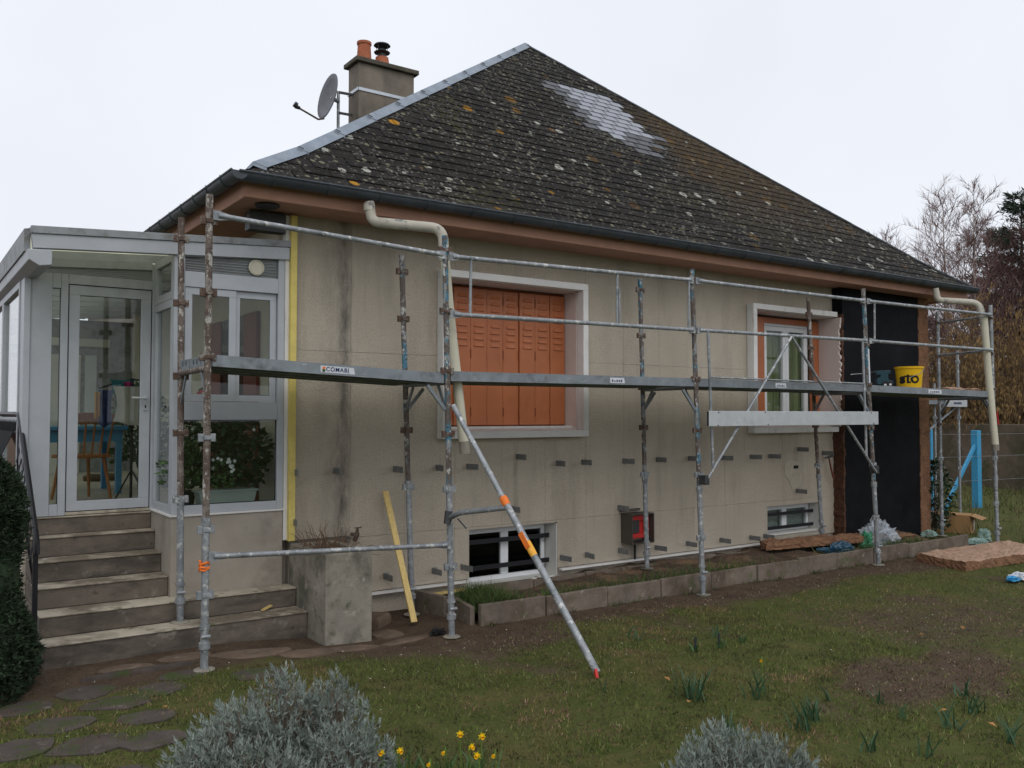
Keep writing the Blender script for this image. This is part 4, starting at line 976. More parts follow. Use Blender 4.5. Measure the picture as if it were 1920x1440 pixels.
tag(m.build('planter_trough', M['trough']), 'pale grey plastic planter trough inside the lower veranda window', 'planter')
m = MB(); m.lathe((2.16,8.28,1.08),[(.09,0),(.12,.17),(.13,.18),(.11,.18)],18); tag(m.build('plant_pot', M['pot_dark'], None, True), 'dark round plant pot at the veranda corner', 'pot')

# ------------------------------------------------------------------ steps
steps = thing('concrete_steps', 'flight of weathered concrete steps up to the veranda door', 'steps', (1.5, 7.9, 0))
ST = [(.95,3.0,7.37,.235),(.95,3.0,7.63,.402),(.95,1.96,7.90,.572),(.95,1.96,8.15,.742),(.95,1.96,8.395,.912),(.95,1.96,8.545,1.066)]
pz = -.15
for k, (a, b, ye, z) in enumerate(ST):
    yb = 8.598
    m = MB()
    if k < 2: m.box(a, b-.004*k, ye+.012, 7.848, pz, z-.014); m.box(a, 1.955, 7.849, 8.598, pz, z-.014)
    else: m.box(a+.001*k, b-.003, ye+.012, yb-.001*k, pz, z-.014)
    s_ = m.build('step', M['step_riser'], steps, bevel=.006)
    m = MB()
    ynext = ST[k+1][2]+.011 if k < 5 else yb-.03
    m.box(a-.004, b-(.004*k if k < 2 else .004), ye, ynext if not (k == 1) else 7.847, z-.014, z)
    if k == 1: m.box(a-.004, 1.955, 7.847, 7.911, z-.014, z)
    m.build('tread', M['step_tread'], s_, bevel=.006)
    pz = z + .0005
# a scrap of wood on the lower step
m = MB(); m.bar((2.66,7.56,.25),(2.76,7.62,.27),.03,.012); tag(m.build('wood_scrap', M['pine']), 'small pale wood scrap lying on the lowest step', 'wood scrap')

# concrete planter with dry twigs
pl = thing('concrete_planter', 'tall stained concrete planter box beside the steps', 'planter', (3.2, 7.4, 0))
m = MB(); x0,x1,ya,yb = 3.005,3.435,7.0,7.84
m.box(x0,x1,ya,ya+.06,-.1,.77); m.box(x0,x1,yb-.06,yb,-.1,.77); m.box(x0,x0+.06,ya+.06,yb-.06,-.1,.77); m.box(x1-.06,x1,ya+.06,yb-.06,-.1,.77); m.build('box', M['concrete'], pl, bevel=.008)
m = MB(); m.box(x0+.05,x1-.05,ya+.05,yb-.05,.3,.70); m.build('soil', M['soil'], pl)
def twigs(name, c, r_, h, n, m_, label, cat, seed, up=.5, tr=.004):
    rr = random.Random(seed); mm = MB(); c = Vector(c)
    for _ in range(n):
        a = rr.uniform(0,6.28); q = rr.random()*r_; p = c + Vector((math.cos(a)*q*.6, math.sin(a)*q, 0)); pts_ = [p]; d = Vector((rr.gauss(0,1), rr.gauss(0,1), up+rr.random()*.6)).normalized()
        for k in range(4):
            d = (d + Vector((rr.gauss(0,.35), rr.gauss(0,.35), rr.gauss(-.08,.3)))).normalized(); pts_.append(pts_[-1] + d*h*rr.uniform(.15,.4)); pts_[-1].z = max(pts_[-1].z, c.z)
        mm.tube(pts_, [tr, tr*.9, tr*.8, tr*.6, tr*.3], 5)
    return tag(mm.build(name, m_, None), label, cat)
twigs('dry_plant', (3.2,7.42,.71), .32, .24, 110, M['twig_dry'], 'tangle of dead brown twigs in the concrete planter', 'dead plant', 3)
m = MB(); m.tube([(3.63,7.86,.80),(3.66,7.82,.80)],.018,8); m.tube([(3.66,7.84,.74),(3.665,7.80,.80),(3.66,7.78,.86)],[.02,.024,.012],8); m.tube([(3.63,7.78,.87),(3.70,7.78,.87)],.007,6); m.build('garden_tap', M['rust'], house, True)

# railing
rail = thing('iron_railing', 'black wrought iron handrail climbing beside the steps', 'railing', (.9, 7.56, 0))
X = .905
m = MB(); m.bar((X,7.56,gz(X,7.56)-.05),(X,7.58,1.02),.035,.035,(1,0,0)); m.build('post', M['black_iron'], rail)
m = MB(); m.tube([(X,7.50,.90),(X,7.52,.98),(X,7.60,1.06),(X,8.72,1.90),(X,8.80,1.95),(X,9.0,1.955),(X-.02,10.6,1.96)],.022,8); m.build('handrail', M['black_iron'], rail, True)
m = MB(); m.bar((X,8.76,.9),(X,8.76,1.93),.03,.03,(1,0,0)); m.build('post', M['black_iron'], rail)
m = MB(); m.bar((X,7.62,.62),(X,8.74,1.45),.02,.02,(1,0,0)); m.bar((X,8.76,1.80),(X-.02,10.6,1.80),.02,.02); m.build('lower_rail', M['black_iron'], rail)
for k in range(9):
    y = 7.7 + k*.12; z = 1.06 + (y-7.6)*.75; m = MB(); m.tube([(X,y,z-.02),(X+.0,y+.02,z-.18),(X-.03,y-.03,z-.3),(X,y,z-.42)],.007,5); m.build('baluster', M['black_iron'], rail)
for k in range(15):
    y = 8.85 + k*.11; m = MB(); m.tube([(X,y,1.94),(X-.04,y+.03,1.8),(X-.13,y,1.6),(X-.10,y,1.35),(X,y,1.2)],.008,5); m.build('baluster', M['black_iron'], rail)

# ------------------------------------------------------------------ planting bed and edging
bed = bpy.data.objects.new('flower_bed', None); col.objects.link(bed); bed.location = (8, 7.3, 0); struct(bed)
m = MB(); nx, ny = 110, 12; rr = random.Random(2)
for j in range(ny):
    for i in range(nx):
        x = 4.52 + i*(12.6-4.52)/(nx-1); y = 6.90 + j*(7.985-6.90)/(ny-1)
        m.v.append((x, y, .10 + .05*fnoise(x,y,2.2,4) + .03*fnoise(x,y,7,1) + .05*sm(6.95,7.4,y)*sm(6,8,x)))
m.f = [(j*nx+i, j*nx+i+1, (j+1)*nx+i+1, (j+1)*nx+i) for j in range(ny-1) for i in range(nx-1)]
m.build('bed_soil', M['soil'], bed, True, normals=False)
def bed_z(x, y): return .10 + .05*fnoise(x,y,2.2,4) + .05*sm(6.95,7.4,y)*sm(6,8,x)
edge = thing('bed_edging', 'low concrete slab edging around the flower bed along the house', 'edging', (8, 6.85, 0))
x = 4.47; k = 0
while x < 12.4:
    w = .77 + random.uniform(-.02,.02); m = MB(); dy = random.uniform(-.012,.012); dz = random.uniform(-.012,.012)
    ya = 6.86 - .012*(x-4.5)
    m.prism([(x,ya+dy,-.08),(x+w-.012,ya+dy-.009,-.08),(x+w-.012,ya+dy-.009,.195+dz),(x,ya+dy,.19+dz+random.uniform(-.008,.008))],(0,.05,0)); m.build('slab', M['edging'], edge, bevel=.006); x += w; k += 1
m = MB(); m.prism([(4.40,6.93,-.08),(4.43,7.30,-.08),(4.43,7.30,.20),(4.40,6.93,.17)],(.05,0,.0)); m.build('slab', M['edging'], edge, bevel=.006)
m = MB(); m.prism([(4.37,7.36,-.08),(4.30,7.82,-.08),(4.30,7.82,.20),(4.37,7.36,.20)],(.05,0,.0)); m.build('slab', M['edging'], edge, bevel=.006)
x = 5.05
while x < 11:
    w = .72 + random.uniform(-.03,.03); m = MB(); m.box(x,x+w-.012,7.74+random.uniform(-.01,.01),7.795,-.05,.165+random.uniform(-.012,.012)); m.build('slab', M['edging'], edge, bevel=.006); x += w
pts = []
for _ in range(5200):
    x = random.uniform(4.55, 12.3); y = 6.93 + abs(random.gauss(0, .07)) + (.0 if random.random() < .8 else random.uniform(0,.3))
    if fnoise(x, y, 1.1, 9) + .15 < random.gauss(0,.2): continue
    pts.append((x, y, bed_z(x, y)))
for _ in range(2400):
    x = random.gauss(4.72, .13); y = random.uniform(6.95, 7.45)
    pts.append((max(4.5, x), y, bed_z(x, y)+.02))
blades('bed_grass', pts, .06, .17, .010, [(.05,.095,.025),(.075,.12,.03),(.035,.06,.02),(.12,.13,.045)], 1.3)
pts = [(random.uniform(4.5,12.5), 6.84 - .012*(x-4.5) - abs(random.gauss(0,.03)), .0) for _ in range(900)]
pts = [(x, 6.845 - .012*(x-4.5) - abs(random.gauss(0,.03)), 0) for x, y, z in pts if fnoise(x, 0, 1.5, 3) > -.1]
blades('edge_grass', pts, .02, .07, .010, [(.055,.08,.025),(.08,.085,.03),(.04,.05,.02)], 1.3)
# ------------------------------------------------------------------ scaffold
scaf = thing('scaffold', 'long steel scaffold of blue and rusty posts with planks along the facade', 'scaffold', (7.5, 7.1, 0))
YO, YI = 6.66, 7.58
def lerp(a, b, t): return a + (b-a)*t
def post(xt, zt, xb, zb, y, up_mat, zsplit, clamps, pins=True):
    f = lambda z: xb + (xt-xb)*(z-zb)/(zt-zb)
    m = MB(); m.tube([(f(zsplit), y, zsplit), (f(zt), y, zt)], .0265, 14); p = m.build('post', up_mat, scaf, True)
    m = MB(); m.tube([(f(zb), y, zb+.006), (f(zsplit+.03), y, zsplit+.03)], .0285, 14); m.build('lower_tube', M['galv'], p, True)
    for nm, q0, q1, rr_ in (('collar', (f(zb+.17), y, zb+.155), (f(zb+.17), y, zb+.20), .042), ('ring', (f(zb+.30), y, zb+.30), (f(zb+.3), y, zb+.325), .038), ('sleeve', (f(zsplit), y, zsplit-.03), (f(zsplit), y, zsplit+.03), .037), ('pin', (f(zb+.22)-.03, y-.03, zb+.25), (f(zb+.22)+.03, y-.045, zb+.25), .014)):
        m = MB(); m.tube([q0, q1], rr_, 12); m.build(nm, M['galv'], p, True)
    m = MB(); m.lathe((f(zb), y, zb-.002), [(.075,0),(.078,.005),(.07,.012),(.025,.014)], 18); m.build('base_plate', M['concrete'], p, True)
    for (z, mt) in clamps:
        x = f(z); m = MB(); m.box(x-.062, x-.024, y-.016, y+.016, z-.03, z+.03); m.box(x+.024, x+.062, y-.016, y+.016, z-.03, z+.03); m.box(x-.026, x+.026, y-.034, y+.034, z-.016, z+.016)
        m.build('clamp', mt, p, bevel=.004)
    m = MB()
    for k in range(3):
        z = zb + .45 + k*.12; m.tube([(f(z)-.0292, y-.012, z), (f(z)-.0292, y-.006, z+.0)], .004, 5)
    return f
r_, g_ = M['rust'], M['galv']
PB, PR = M['peel_blue'], M['peel_rust']
OP = [(1.909,3.60,1.911,PR,1.16),(3.955,3.53,4.036,PB,1.30),(7.07,3.53,7.205,PB,1.15),(10.23,3.58,10.483,PB,1.05),(13.486,3.60,13.56,M['galv'],1.0)]
IP = [(1.942,3.60,1.975,PR,1.25),(4.015,3.50,4.145,PB,1.28),(7.17,3.55,7.26,PB,1.2),(10.34,3.57,10.60,PR,1.1),(13.66,3.60,13.69,M['galv'],1.0)]
fo, fi = [], []
for k, (xt, zt, xb, mt, sp) in enumerate(OP):
    zb = gz(xb, YO) + .006
    fo.append(post(xt, zt, xb, zb, YO, mt, sp, [(3.40,r_),(2.86,r_),(2.335 if k else 2.38,r_),(1.78,r_ if k else g_),(1.30 if k != 0 else 1.1,g_),(.62,g_)]))
for k, (xt, zt, xb, mt, sp) in enumerate(IP):
    zb = .236 if k == 0 else (gz(xb, YI)+.02 if k in (1, 4) else bed_z(xb, YI)+.01)
    fi.append(post(xt, zt, xb, zb, YI, mt, sp, [(3.42-.08*(k%2),r_),(2.88,r_),(2.27,r_),(1.80,r_),(1.25,g_)]))
# transoms with gussets, and planks
def trans(k, z):
    m = MB(); m.tube([(fo[k](z), YO, z), (fi[k](z), YI, z)], .024, 10); t = m.build('transom', PR if k == 0 else M['deck_side'], scaf, True)
    x = fi[k](z)
    def gus(a, b, w, h, up): m = MB(); m.bar(a, b, w, h, up); m.build('gusset', M['deck_side'], t)
    gus((x, YI-.16, z-.02), (x, YI-.02, z-.24), .03, .012, (1,0,0)); x = fo[k](z); gus((x, YO+.16, z-.02), (x, YO+.02, z-.24), .03, .012, (1,0,0))
    if k: gus((fi[k](z)+.20, YI, z-.03), (fi[k](z)+.02, YI, z-.24), .03, .02, (0,1,0)); gus((fo[k](z)-.20, YO, z-.03), (fo[k](z)-.02, YO, z-.24), .03, .02, (0,1,0))
ZP = [2.395, 2.335, 2.345, 2.335, 2.30]
for k in range(5): trans(k, ZP[k] - .10)
for k in range(4):
    za, zb = (2.40, 2.315) if k == 0 else (ZP[k], ZP[k+1] if k < 3 else 2.30)
    xa, xb = fo[k](2.3)+.035, fo[k+1](2.3)-.035
    for j in range(3):
        ya = YO - .005 + j*.315; m = MB(); w = .30
        # top sheet, side lips, underside ribs
        for (p, q, dz0, dz1) in ((0, w, -.012, 0), (0, .022, -.088, -.012), (w-.022, w, -.088, -.012), (.09,.115,-.05,-.012),(.185,.21,-.05,-.012)):
            m.add([(xa,ya+p,za+dz0),(xb,ya+p,zb+dz0),(xb,ya+q,zb+dz0),(xa,ya+q,za+dz0),(xa,ya+p,za+dz1),(xb,ya+p,zb+dz1),(xb,ya+q,zb+dz1),(xa,ya+q,za+dz1)], [(0,3,2,1),(4,5,6,7),(0,1,5,4),(1,2,6,5),(2,3,7,6),(3,0,4,7)])
        for e, z in ((xa, za), (xb-.03, zb)): m.box(e, e+.03, ya+.023, ya+w-.023, z-.086, z-.013)
        o = m.build('plank', M['deck_side'], scaf, normals=False)
        if j == 0: front_plank = o; 
    # stickers on the front lip
    spots = {0: [(2.95, .30, 'COMABI')], 1: [(5.98, .20, None)], 2: [(8.55, .20, None)], 3: [(11.9, .34, None)]}[k]
    for (sx_, sw, tx) in spots:
        zc = lerp(za, zb, (sx_-xa)/(xb-xa)); yy = YO - .0062; tilt = math.atan2(zb-za, xb-xa)
        m = MB(); m.prism([(sx_-sw/2,yy,zc-.072+ -sw/2*math.tan(tilt)),(sx_+sw/2,yy,zc-.072+sw/2*math.tan(tilt)),(sx_+sw/2-.012,yy,zc-.018+sw/2*math.tan(tilt)),(sx_-sw/2,yy,zc-.018-sw/2*math.tan(tilt))][::-1],(0,.001,0)); st = m.build('sticker', M['sticker'], front_plank)
        if tx:
            me = text_mesh(tx, .048, .0012, 1.15); me.transform(Matrix.Translation((sx_-.005, yy-.0012, zc-.045)) @ Matrix.Rotation(-tilt, 4, 'Y') @ Matrix.Rotation(R(90), 4, 'X')); me.materials.append(M['navy']); link('lettering', me, front_plank)
            m = MB(); xx = sx_-.135; m.box(xx,xx+.024,yy-.0015,yy-.0006,zc-.038,zc-.02); m.build('logo', M['orange_tape'], front_plank); m = MB(); m.box(xx,xx+.024,yy-.0015,yy-.0006,zc-.062,zc-.040); m.build('logo', M['leaf'], front_plank)
        else:
            m = MB(); rr = random.Random(int(sx_*100))
            for q in range(5): a = sx_-sw*.38 + q*sw*.15; m.box(a, a+sw*.09, yy-.001, yy-.0004, zc-.06, zc-.048+rr.uniform(0,.012))
            m.build('worn_print', M['navy'], front_plank)
# rails: flattened ends
def railp(p0, p1, name='rail', r0=.021, parent=None):
    p0 = Vector(p0); p1 = Vector(p1); d = (p1-p0).normalized(); m = MB(); L_ = (p1-p0).length; m.tube([p0 + d*.05, p1 - d*.05], r0, 12)
    for q, s_ in ((p0, 1), (p1, -1)):
        e = d*s_; m.prism([q + e*.012 + Vector((0,-.005,.036)), q + e*.055 + Vector((0,-.005,.036)), q + e*.14 + Vector((0,-.005,.019)), q + e*.14 + Vector((0,-.005,-.019)), q + e*.055 + Vector((0,-.005,-.036)), q + e*.012 + Vector((0,-.005,-.036))], (0,.010,0))
    o = m.build(name, M['galv'], scaf, True); return o
y = YO - .032
railp((1.915, y, 3.445), (3.958, y, 3.35)); railp((1.912, y, .905), (4.015, y, .815))
def upright(r, x, z0, z1): m = MB(); m.tube([(x, y, z0), (x+.01, y, z1)], .013, 8); m.build('upright', M['galv'], r)
a = railp((3.965, y, 3.345), (7.07, y, 3.405)); b = railp((3.98, y, 2.835), (7.09, y, 2.865))
for x, x2 in ((4.20,0),(5.95,0),(6.98,0)): upright(a, x, 2.84 + .01*(x-4), 3.34 + .02*(x-4))
m = MB(); m.tube([(5.985,y,2.86),(5.985,y,3.22)],.010,8); m.build('upright', M['galv'], a)
a = railp((7.08, y, 3.405), (10.235, y, 3.418)); railp((7.10, y, 2.868), (10.27, y, 2.905))
a = railp((10.25, y, 3.418), (13.48, y, 3.45)); railp((10.29, y, 2.905), (13.5, y, 2.92)); upright(a, 10.42, 2.91, 3.42)
m = MB(); m.tube([(13.5, YO, 2.92), (13.67, YI, 2.90)], .018, 8); m.tube([(13.5, YO, 3.44), (13.67, YI, 3.42)], .018, 8); m.build('end_rail', M['galv'], scaf, True)
# outrigger strut in front of the second post
m = MB(); p0 = Vector((4.01, YO-.06, 2.03)); p1 = Vector((4.323, 5.047, gz(4.3,5.05)+.035)); pm = p0.lerp(p1, .40)
m.tube([p0, pm + (p1-p0)*.02], .024, 12); ot = m.build('outrigger', M['galv'], scaf, True)
m = MB(); m.tube([pm, p1], .0285, 12); m.build('lower_tube', M['galv'], ot, True)
d = (p1-p0).normalized()
m = MB(); m.tube([pm - d*.05, pm - d*.02, pm + d*.03], [.031,.036,.031], 12); m.build('orange_tape', M['orange_tape'], ot, True)
q = p0.lerp(p1, .575); m = MB(); m.tube([q - d*.06, q - d*.03, q + d*.03, q + d*.07], [.0292,.031,.031,.0292], 12); m.build('amber_tape', M['yellow_tape'], ot, True)
q2 = p0.lerp(p1, .515); m = MB(); m.bar(q2 + Vector((-.03,-.02,0)), q2 + d*.14 + Vector((-.03,-.02,0)), .006, .05); m.build('orange_ribbon', M['orange_tape'], ot)
q = p0.lerp(p1, .42); m = MB(); m.tube([(3.99, YO-.03, 1.05), (3.995, YO-.2, 1.11), tuple(q)], .024, 10); m.build('stay', M['galv'], ot, True)
m = MB(); m.tube([(3.97, YO-.03, 1.0), (3.985, YO-.03, 1.11)], .034, 10); m.tube([(4.02, YO-.12, 1.05), (4.06, YO-.2, .97)], .006, 6); m.build('coupler', M['dark_metal'], ot, True)
m = MB(); m.bar(p1 + Vector((-.02,0,.03)), p1 + Vector((-.03,-.03,-.03)), .02, .03); m.build('red_end', M['red'], ot)
m = MB(); x = fo[0](.86)
rr = random.Random(5); q_ = []
for k in range(40): a_ = k*.9; q_.append((x-.008+(.030+rr.uniform(0,.008))*math.cos(a_), YO+(.030+rr.uniform(0,.008))*math.sin(a_), .80+.0018*k+rr.uniform(-.012,.012)))
m.tube(q_, [.006+.003*rr.random() for _ in q_], 6)
m.build('orange_cord', M['orange_tape'], scaf, True)
m = MB(); x = fo[4](1.9); m.bar((x+.03,YO-.03,2.0),(x+.05,YO-.04,1.80),.03,.01); m.build('red_ribbon', M['red'], scaf)
m = MB(); x = fo[3](2.5); m.bar((x-.001,YO-.028,2.36),(x-.02,YO-.028,2.80),.03,.003,(0,1,0)); m.build('sticker', M['sticker'], scaf)

# hanging guardrail frame with toe board, third bay
gf = thing('guardrail_frame', 'galvanised A-shaped guardrail frame with toe board hung on the scaffold', 'guardrail', (8.7, 6.56, 1.25))
y = YO - .10
def gtube(name, a, b, r=.016): m = MB(); m.tube([a, b], r, 10); return m.build(name, M['galv'], gf, True)
gtube('upright', (7.205,y,2.86),(7.27,y,1.36)); gtube('upright', (10.05,y,2.88),(10.10,y,1.42))
gtube('diagonal', (8.59,y-.03,2.86),(7.155,y-.03,1.27)); gtube('diagonal', (8.59,y-.035,2.86),(10.25,y-.035,1.22))
gtube('rail', (7.23,y,2.355),(10.05,y,2.345),.011)
m = MB(); m.box(7.13,10.255,y-.075,y-.05,1.825,1.99); tb = m.build('toe_board', M['galv_light'], gf, bevel=.004)
m = MB(); m.box(7.122,7.129,y-.073,y-.052,1.83,1.985); m.build('end_cap', M['dark_metal'], tb)
m = MB()
for x, z in ((7.28,1.975),(7.27,1.835),(8.05,1.98),(8.1,1.84),(10.1,1.975),(10.15,1.84)): m.tube([(x,y-.08,z),(x,y-.074,z)],.008,6)
m.build('rivet', M['dark_metal'], tb)
for x in (7.14, 10.28): m = MB(); m.box(x-.04,x+.03,y-.04,y+.05,1.20,1.30); m.build('coupler', M['dark_metal'], gf, bevel=.004)

# scaffold round the corner
s2 = thing('scaffold', 'small lower scaffold bay standing beyond the right corner of the house', 'scaffold', (14.7, 9, 0))
for (x, yy, zt) in ((14.05,8.15,3.72),(14.9,8.35,2.5),(14.0,9.9,3.6),(15.6,8.3,3.1)):
    m = MB(); m.tube([(x,yy,gz(x,yy)),(x,yy,zt)],.024,10); p = m.build('post', M['galv'], s2, True)
    for z in (1.0,1.9,2.9): 
        if z < zt: m = MB(); m.box(x-.06,x+.06,yy-.014,yy+.014,z-.03,z+.03); m.box(x-.03,x+.03,yy-.034,yy+.034,z-.02,z+.02); m.build('clamp', M['galv'], p)
for j in range(2):
    m = MB(); m.box(13.98,15.62,8.2+j*.32,8.5+j*.32,2.13,2.20); m.build('plank', M['deck_side'], s2)
m = MB(); m.box(14.95,15.65,8.165,8.19,2.09,2.215); tbd = m.build('toe_board', M['galv_light'], s2)
m = MB()
for q in range(6): m.box(15.2+q*.045,15.225+q*.045,8.160,8.1645,2.135,2.17)
m.build('worn_print', M['navy'], tbd)
m = MB(); m.tube([(14.0,8.15,2.9),(13.75,8.1,2.91)],.016,8); m.tube([(14.05,8.15,1.55),(15.55,8.3,2.1)],.02,8); m.tube([(14.05,8.15,2.95),(14.0,9.9,2.9)],.018,8); m.build('brace', M['deck_side'], s2, True)

# ------------------------------------------------------------------ temporary downpipes
def arc(points, n=6, f=.35):
    pts_ = [Vector(p) for p in points]; out = [pts_[0]]
    for i in range(1, len(pts_)-1):
        a, b, c = pts_[i-1], pts_[i], pts_[i+1]; L = min((b-a).length, (c-b).length)*f
        p0 = b + (a-b).normalized()*L; p1 = b + (c-b).normalized()*L
        for k in range(n+1): t = k/n; out.append(p0*(1-t)**2 + b*2*t*(1-t) + p1*t*t)
    return out + [pts_[-1]]
dp = thing('downpipe', 'stained cream downpipe with elbows leading from the gutter to the second scaffold post', 'downpipe', (4.05, 6.8, 1.55))
m = MB(); m.tube(arc([(3.50,7.24,3.88),(3.52,7.22,3.70),(4.05,6.86,3.64),(4.06,6.84,3.34)], 8, .36), .047, 16); m.build('elbow_pipe', M['cream_pipe'], dp, True)
m = MB(); m.tube([(4.06,6.84,3.40),(4.10,6.82,2.9),(4.22,6.76,1.70)], [.043,.044,.046], 16); m.build('lower_pipe', M['cream_clean'], dp, True)
m = MB(); m.tube([(4.22,6.76,1.71),(4.23,6.755,1.60)], .049, 16); m.build('muddy_end', M['concrete'], dp, True)
m = MB(); m.tube([(4.06,6.84,3.40),(4.06,6.84,3.425)], .052, 16); m.build('collar', M['cream_pipe'], dp, True); m = MB(); m.tube([(3.50,7.238,3.86),(3.502,7.236,3.80)], .052, 16); m.build('collar', M['cream_pipe'], dp, True)
dp2 = thing('downpipe', 'clean cream downpipe swung out past the right end of the scaffold', 'downpipe', (13.6, 6.8, 1.45))
m = MB(); m.tube(arc([(13.0,7.24,3.88),(13.02,7.22,3.70),(13.40,6.78,3.64),(13.39,6.71,3.30)], 8, .36), .048, 16); m.build('elbow_pipe', M['cream_pipe'], dp2, True)
m = MB(); m.tube([(13.39,6.71,3.42),(13.41,6.66,2.4),(13.43,6.60,1.50)], .050, 16); m.build('lower_pipe', M['cream_clean'], dp2, True)
m = MB(); m.tube([(13.39,6.71,3.40),(13.39,6.71,3.44)], .057, 16); m.build('collar', M['cream_pipe'], dp2, True)
m = MB(); m.tube([(13.43,6.60,1.51),(13.432,6.60,1.42)], .052, 16); m.build('muddy_end', M['concrete'], dp2, True)

# ------------------------------------------------------------------ things on the scaffold and around
bk = thing('bucket', 'yellow plastic bucket with black sto lettering on the scaffold', 'bucket', (11.72, 6.93, 2.345))
bc = Vector((11.72, 6.93, 2.325)); H_ = .30
m = MB(); m.lathe(bc, [(.155,0),(.16,.01),(.182,H_-.03),(.195,H_-.028),(.197,H_),(.188,H_),(.182,H_-.04),(.15,.012),(.0,.012)], 36, False); m.v.append(tuple(bc)); m.f.append(tuple(range(36))); m.build('pail', M['bucket'], bk, True)
vdir = math.atan2(-bc.y, -bc.x); tc = vdir + .10
def on_pail(u_, z): rad = .16 + .022*z/.3 + .0035; a = tc + u_/rad; return (bc.x + math.cos(a)*rad, bc.y + math.sin(a)*rad, bc.z + z)
me = text_mesh('s', .185, .010)
bm = bmesh.new(); bm.from_mesh(me); bmesh.ops.triangulate(bm, faces=bm.faces); bmesh.ops.subdivide_edges(bm, edges=bm.edges, cuts=2, use_grid_fill=True); bmesh.ops.triangulate(bm, faces=bm.faces); bm.to_mesh(me); bm.free()
for v in me.vertices: v.co = on_pail(v.co.x*1.15 - .110, .125 + v.co.y)
me.materials.append(M['ink']); link('lettering', me, bk)
def strip2(pts_a, pts_b):
    m = MB(); n = len(pts_a); m.v = [on_pail(*p) for p in pts_a] + [on_pail(*p) for p in pts_b]; m.f = [(i, i+1, n+i+1, n+i) for i in range(n-1)]; m.build('lettering', M['ink'], bk, normals=False)
strip2([(-.048, .065+.02*i) for i in range(7)], [(-.018, .065+.02*i) for i in range(7)])            # stem of the t
strip2([(-.085+.0145*i, .150) for i in range(11)], [(-.085+.0145*i, .172) for i in range(11)])      # its bar, running to the o
strip2([(-.018, .066), (-.005, .066), (.008, .068)], [(-.018, .088), (-.005, .088), (.004, .088)])
aa = np.linspace(0, 2*math.pi, 33)
strip2([(.062+.062*math.cos(t), .118+.056*math.sin(t)) for t in aa], [(.062+.031*math.cos(t), .118+.027*math.sin(t)) for t in aa])
m = MB(); m.tube([bc + Vector((math.cos(vdir+1.4)*.2, math.sin(vdir+1.4)*.2, .26)), bc + Vector((math.cos(vdir+.8)*.2, math.sin(vdir+.8)*.2, .20)), bc + Vector((math.cos(vdir)*.2, math.sin(vdir)*.2, .14))], .003, 6); m.build('wire_handle', M['galv'], bk)
drill = thing('cordless_drill', 'dark teal cordless drill with a long bit on the scaffold planks', 'drill', (11.05, 6.9, 2.34))
dx, dy = .818*.9, -.575*.9
def dl(a, z, o=0): return (11.06 + .818*a + .575*o, 6.92 - .575*a + .818*o, 2.335 + z)
m = MB(); m.prism([dl(p[0], p[1], -.035) for p in [(-.10,.215),(.09,.225),(.10,.19),(.06,.165),(.065,.09),(.13,.075),(.13,.03),(-.09,.025),(-.10,.10),(-.06,.12),(-.04,.15),(-.11,.165)]], Vector(dl(0,0,.035))-Vector(dl(0,0,-.035))); m.build('body', M['teal'], drill, bevel=.008)
m = MB(); m.prism([dl(p[0], p[1], -.04) for p in [(-.02,.07),(.12,.07),(.12,.0),(-.02,.0)]], Vector(dl(0,0,.04))-Vector(dl(0,0,-.04))); m.build('battery', M['tool_black'], drill, bevel=.006)
m = MB(); m.prism([dl(p[0], p[1], -.042) for p in [(0,.035),(.03,.035),(.03,.012),(0,.012)]], Vector(dl(0,0,.002))-Vector(dl(0,0,0))); m.prism([dl(p[0], p[1], -.042) for p in [(.07,.04),(.10,.04),(.10,.015),(.07,.015)]], Vector(dl(0,0,.002))-Vector(dl(0,0,0))); m.build('battery_label', M['white'], drill)
m = MB(); m.tube([dl(-.10,.19), dl(-.16,.188)], [.03,.018], 10); m.build('chuck', M['tool_black'], drill, True)
m = MB(); m.tube([dl(-.16,.188), dl(-.44,.165)], .006, 7); m.build('bit', M['galv'], drill)
def crumbled(name, corners, z0, th, m_top, m_side, label, cat, seed, nu=26, nv=12, amp=.012, parent=None):
    """thick fibre board with uneven surface: corners in order"""
    rr = random.Random(seed); a, b, c, d = [Vector((*p, 0)) for p in corners]; o = thing(name, label, cat, (a.x, a.y, z0)) 
    top = MB(); P = {}
    for j in range(nv):
        for i in range(nu):
            u_, v2 = i/(nu-1), j/(nv-1); p = a.lerp(b, u_).lerp(d.lerp(c, u_), v2); ed = (i in (0, nu-1)) or (j in (0, nv-1))
            p = p + Vector((rr.gauss(0,.006), rr.gauss(0,.006), z0 + th + amp*(mnoise.noise(Vector((p.x*7, p.y*7, seed)))*1.4 + rr.gauss(0,.3)) - (.012 if ed else 0)))
            top.v.append(tuple(p))
    top.f = [(j*nu+i, j*nu+i+1, (j+1)*nu+i+1, (j+1)*nu+i) for j in range(nv-1) for i in range(nu-1)]
    rim = [i for i in range(nu)] + [j*nu+nu-1 for j in range(1, nv)] + [(nv-1)*nu+i for i in range(nu-2, -1, -1)] + [j*nu for j in range(nv-2, 0, -1)]
    sd = MB(); n = len(rim)
    for lv in range(4):
        for q in rim: p = top.v[q]; k = lv/3; sd.v.append((p[0]+rr.gauss(0,.005)*(lv > 0), p[1]+rr.gauss(0,.005)*(lv > 0), p[2]*(1-k) + z0*k))
    for lv in range(3):
        for k in range(n): sd.f.append((lv*n+k, lv*n+(k+1) % n, lv*n+n+(k+1) % n, lv*n+n+k))
    sd.build('edge', m_side, o, normals=True); top.build('top_face', m_top, o, normals=False); return o
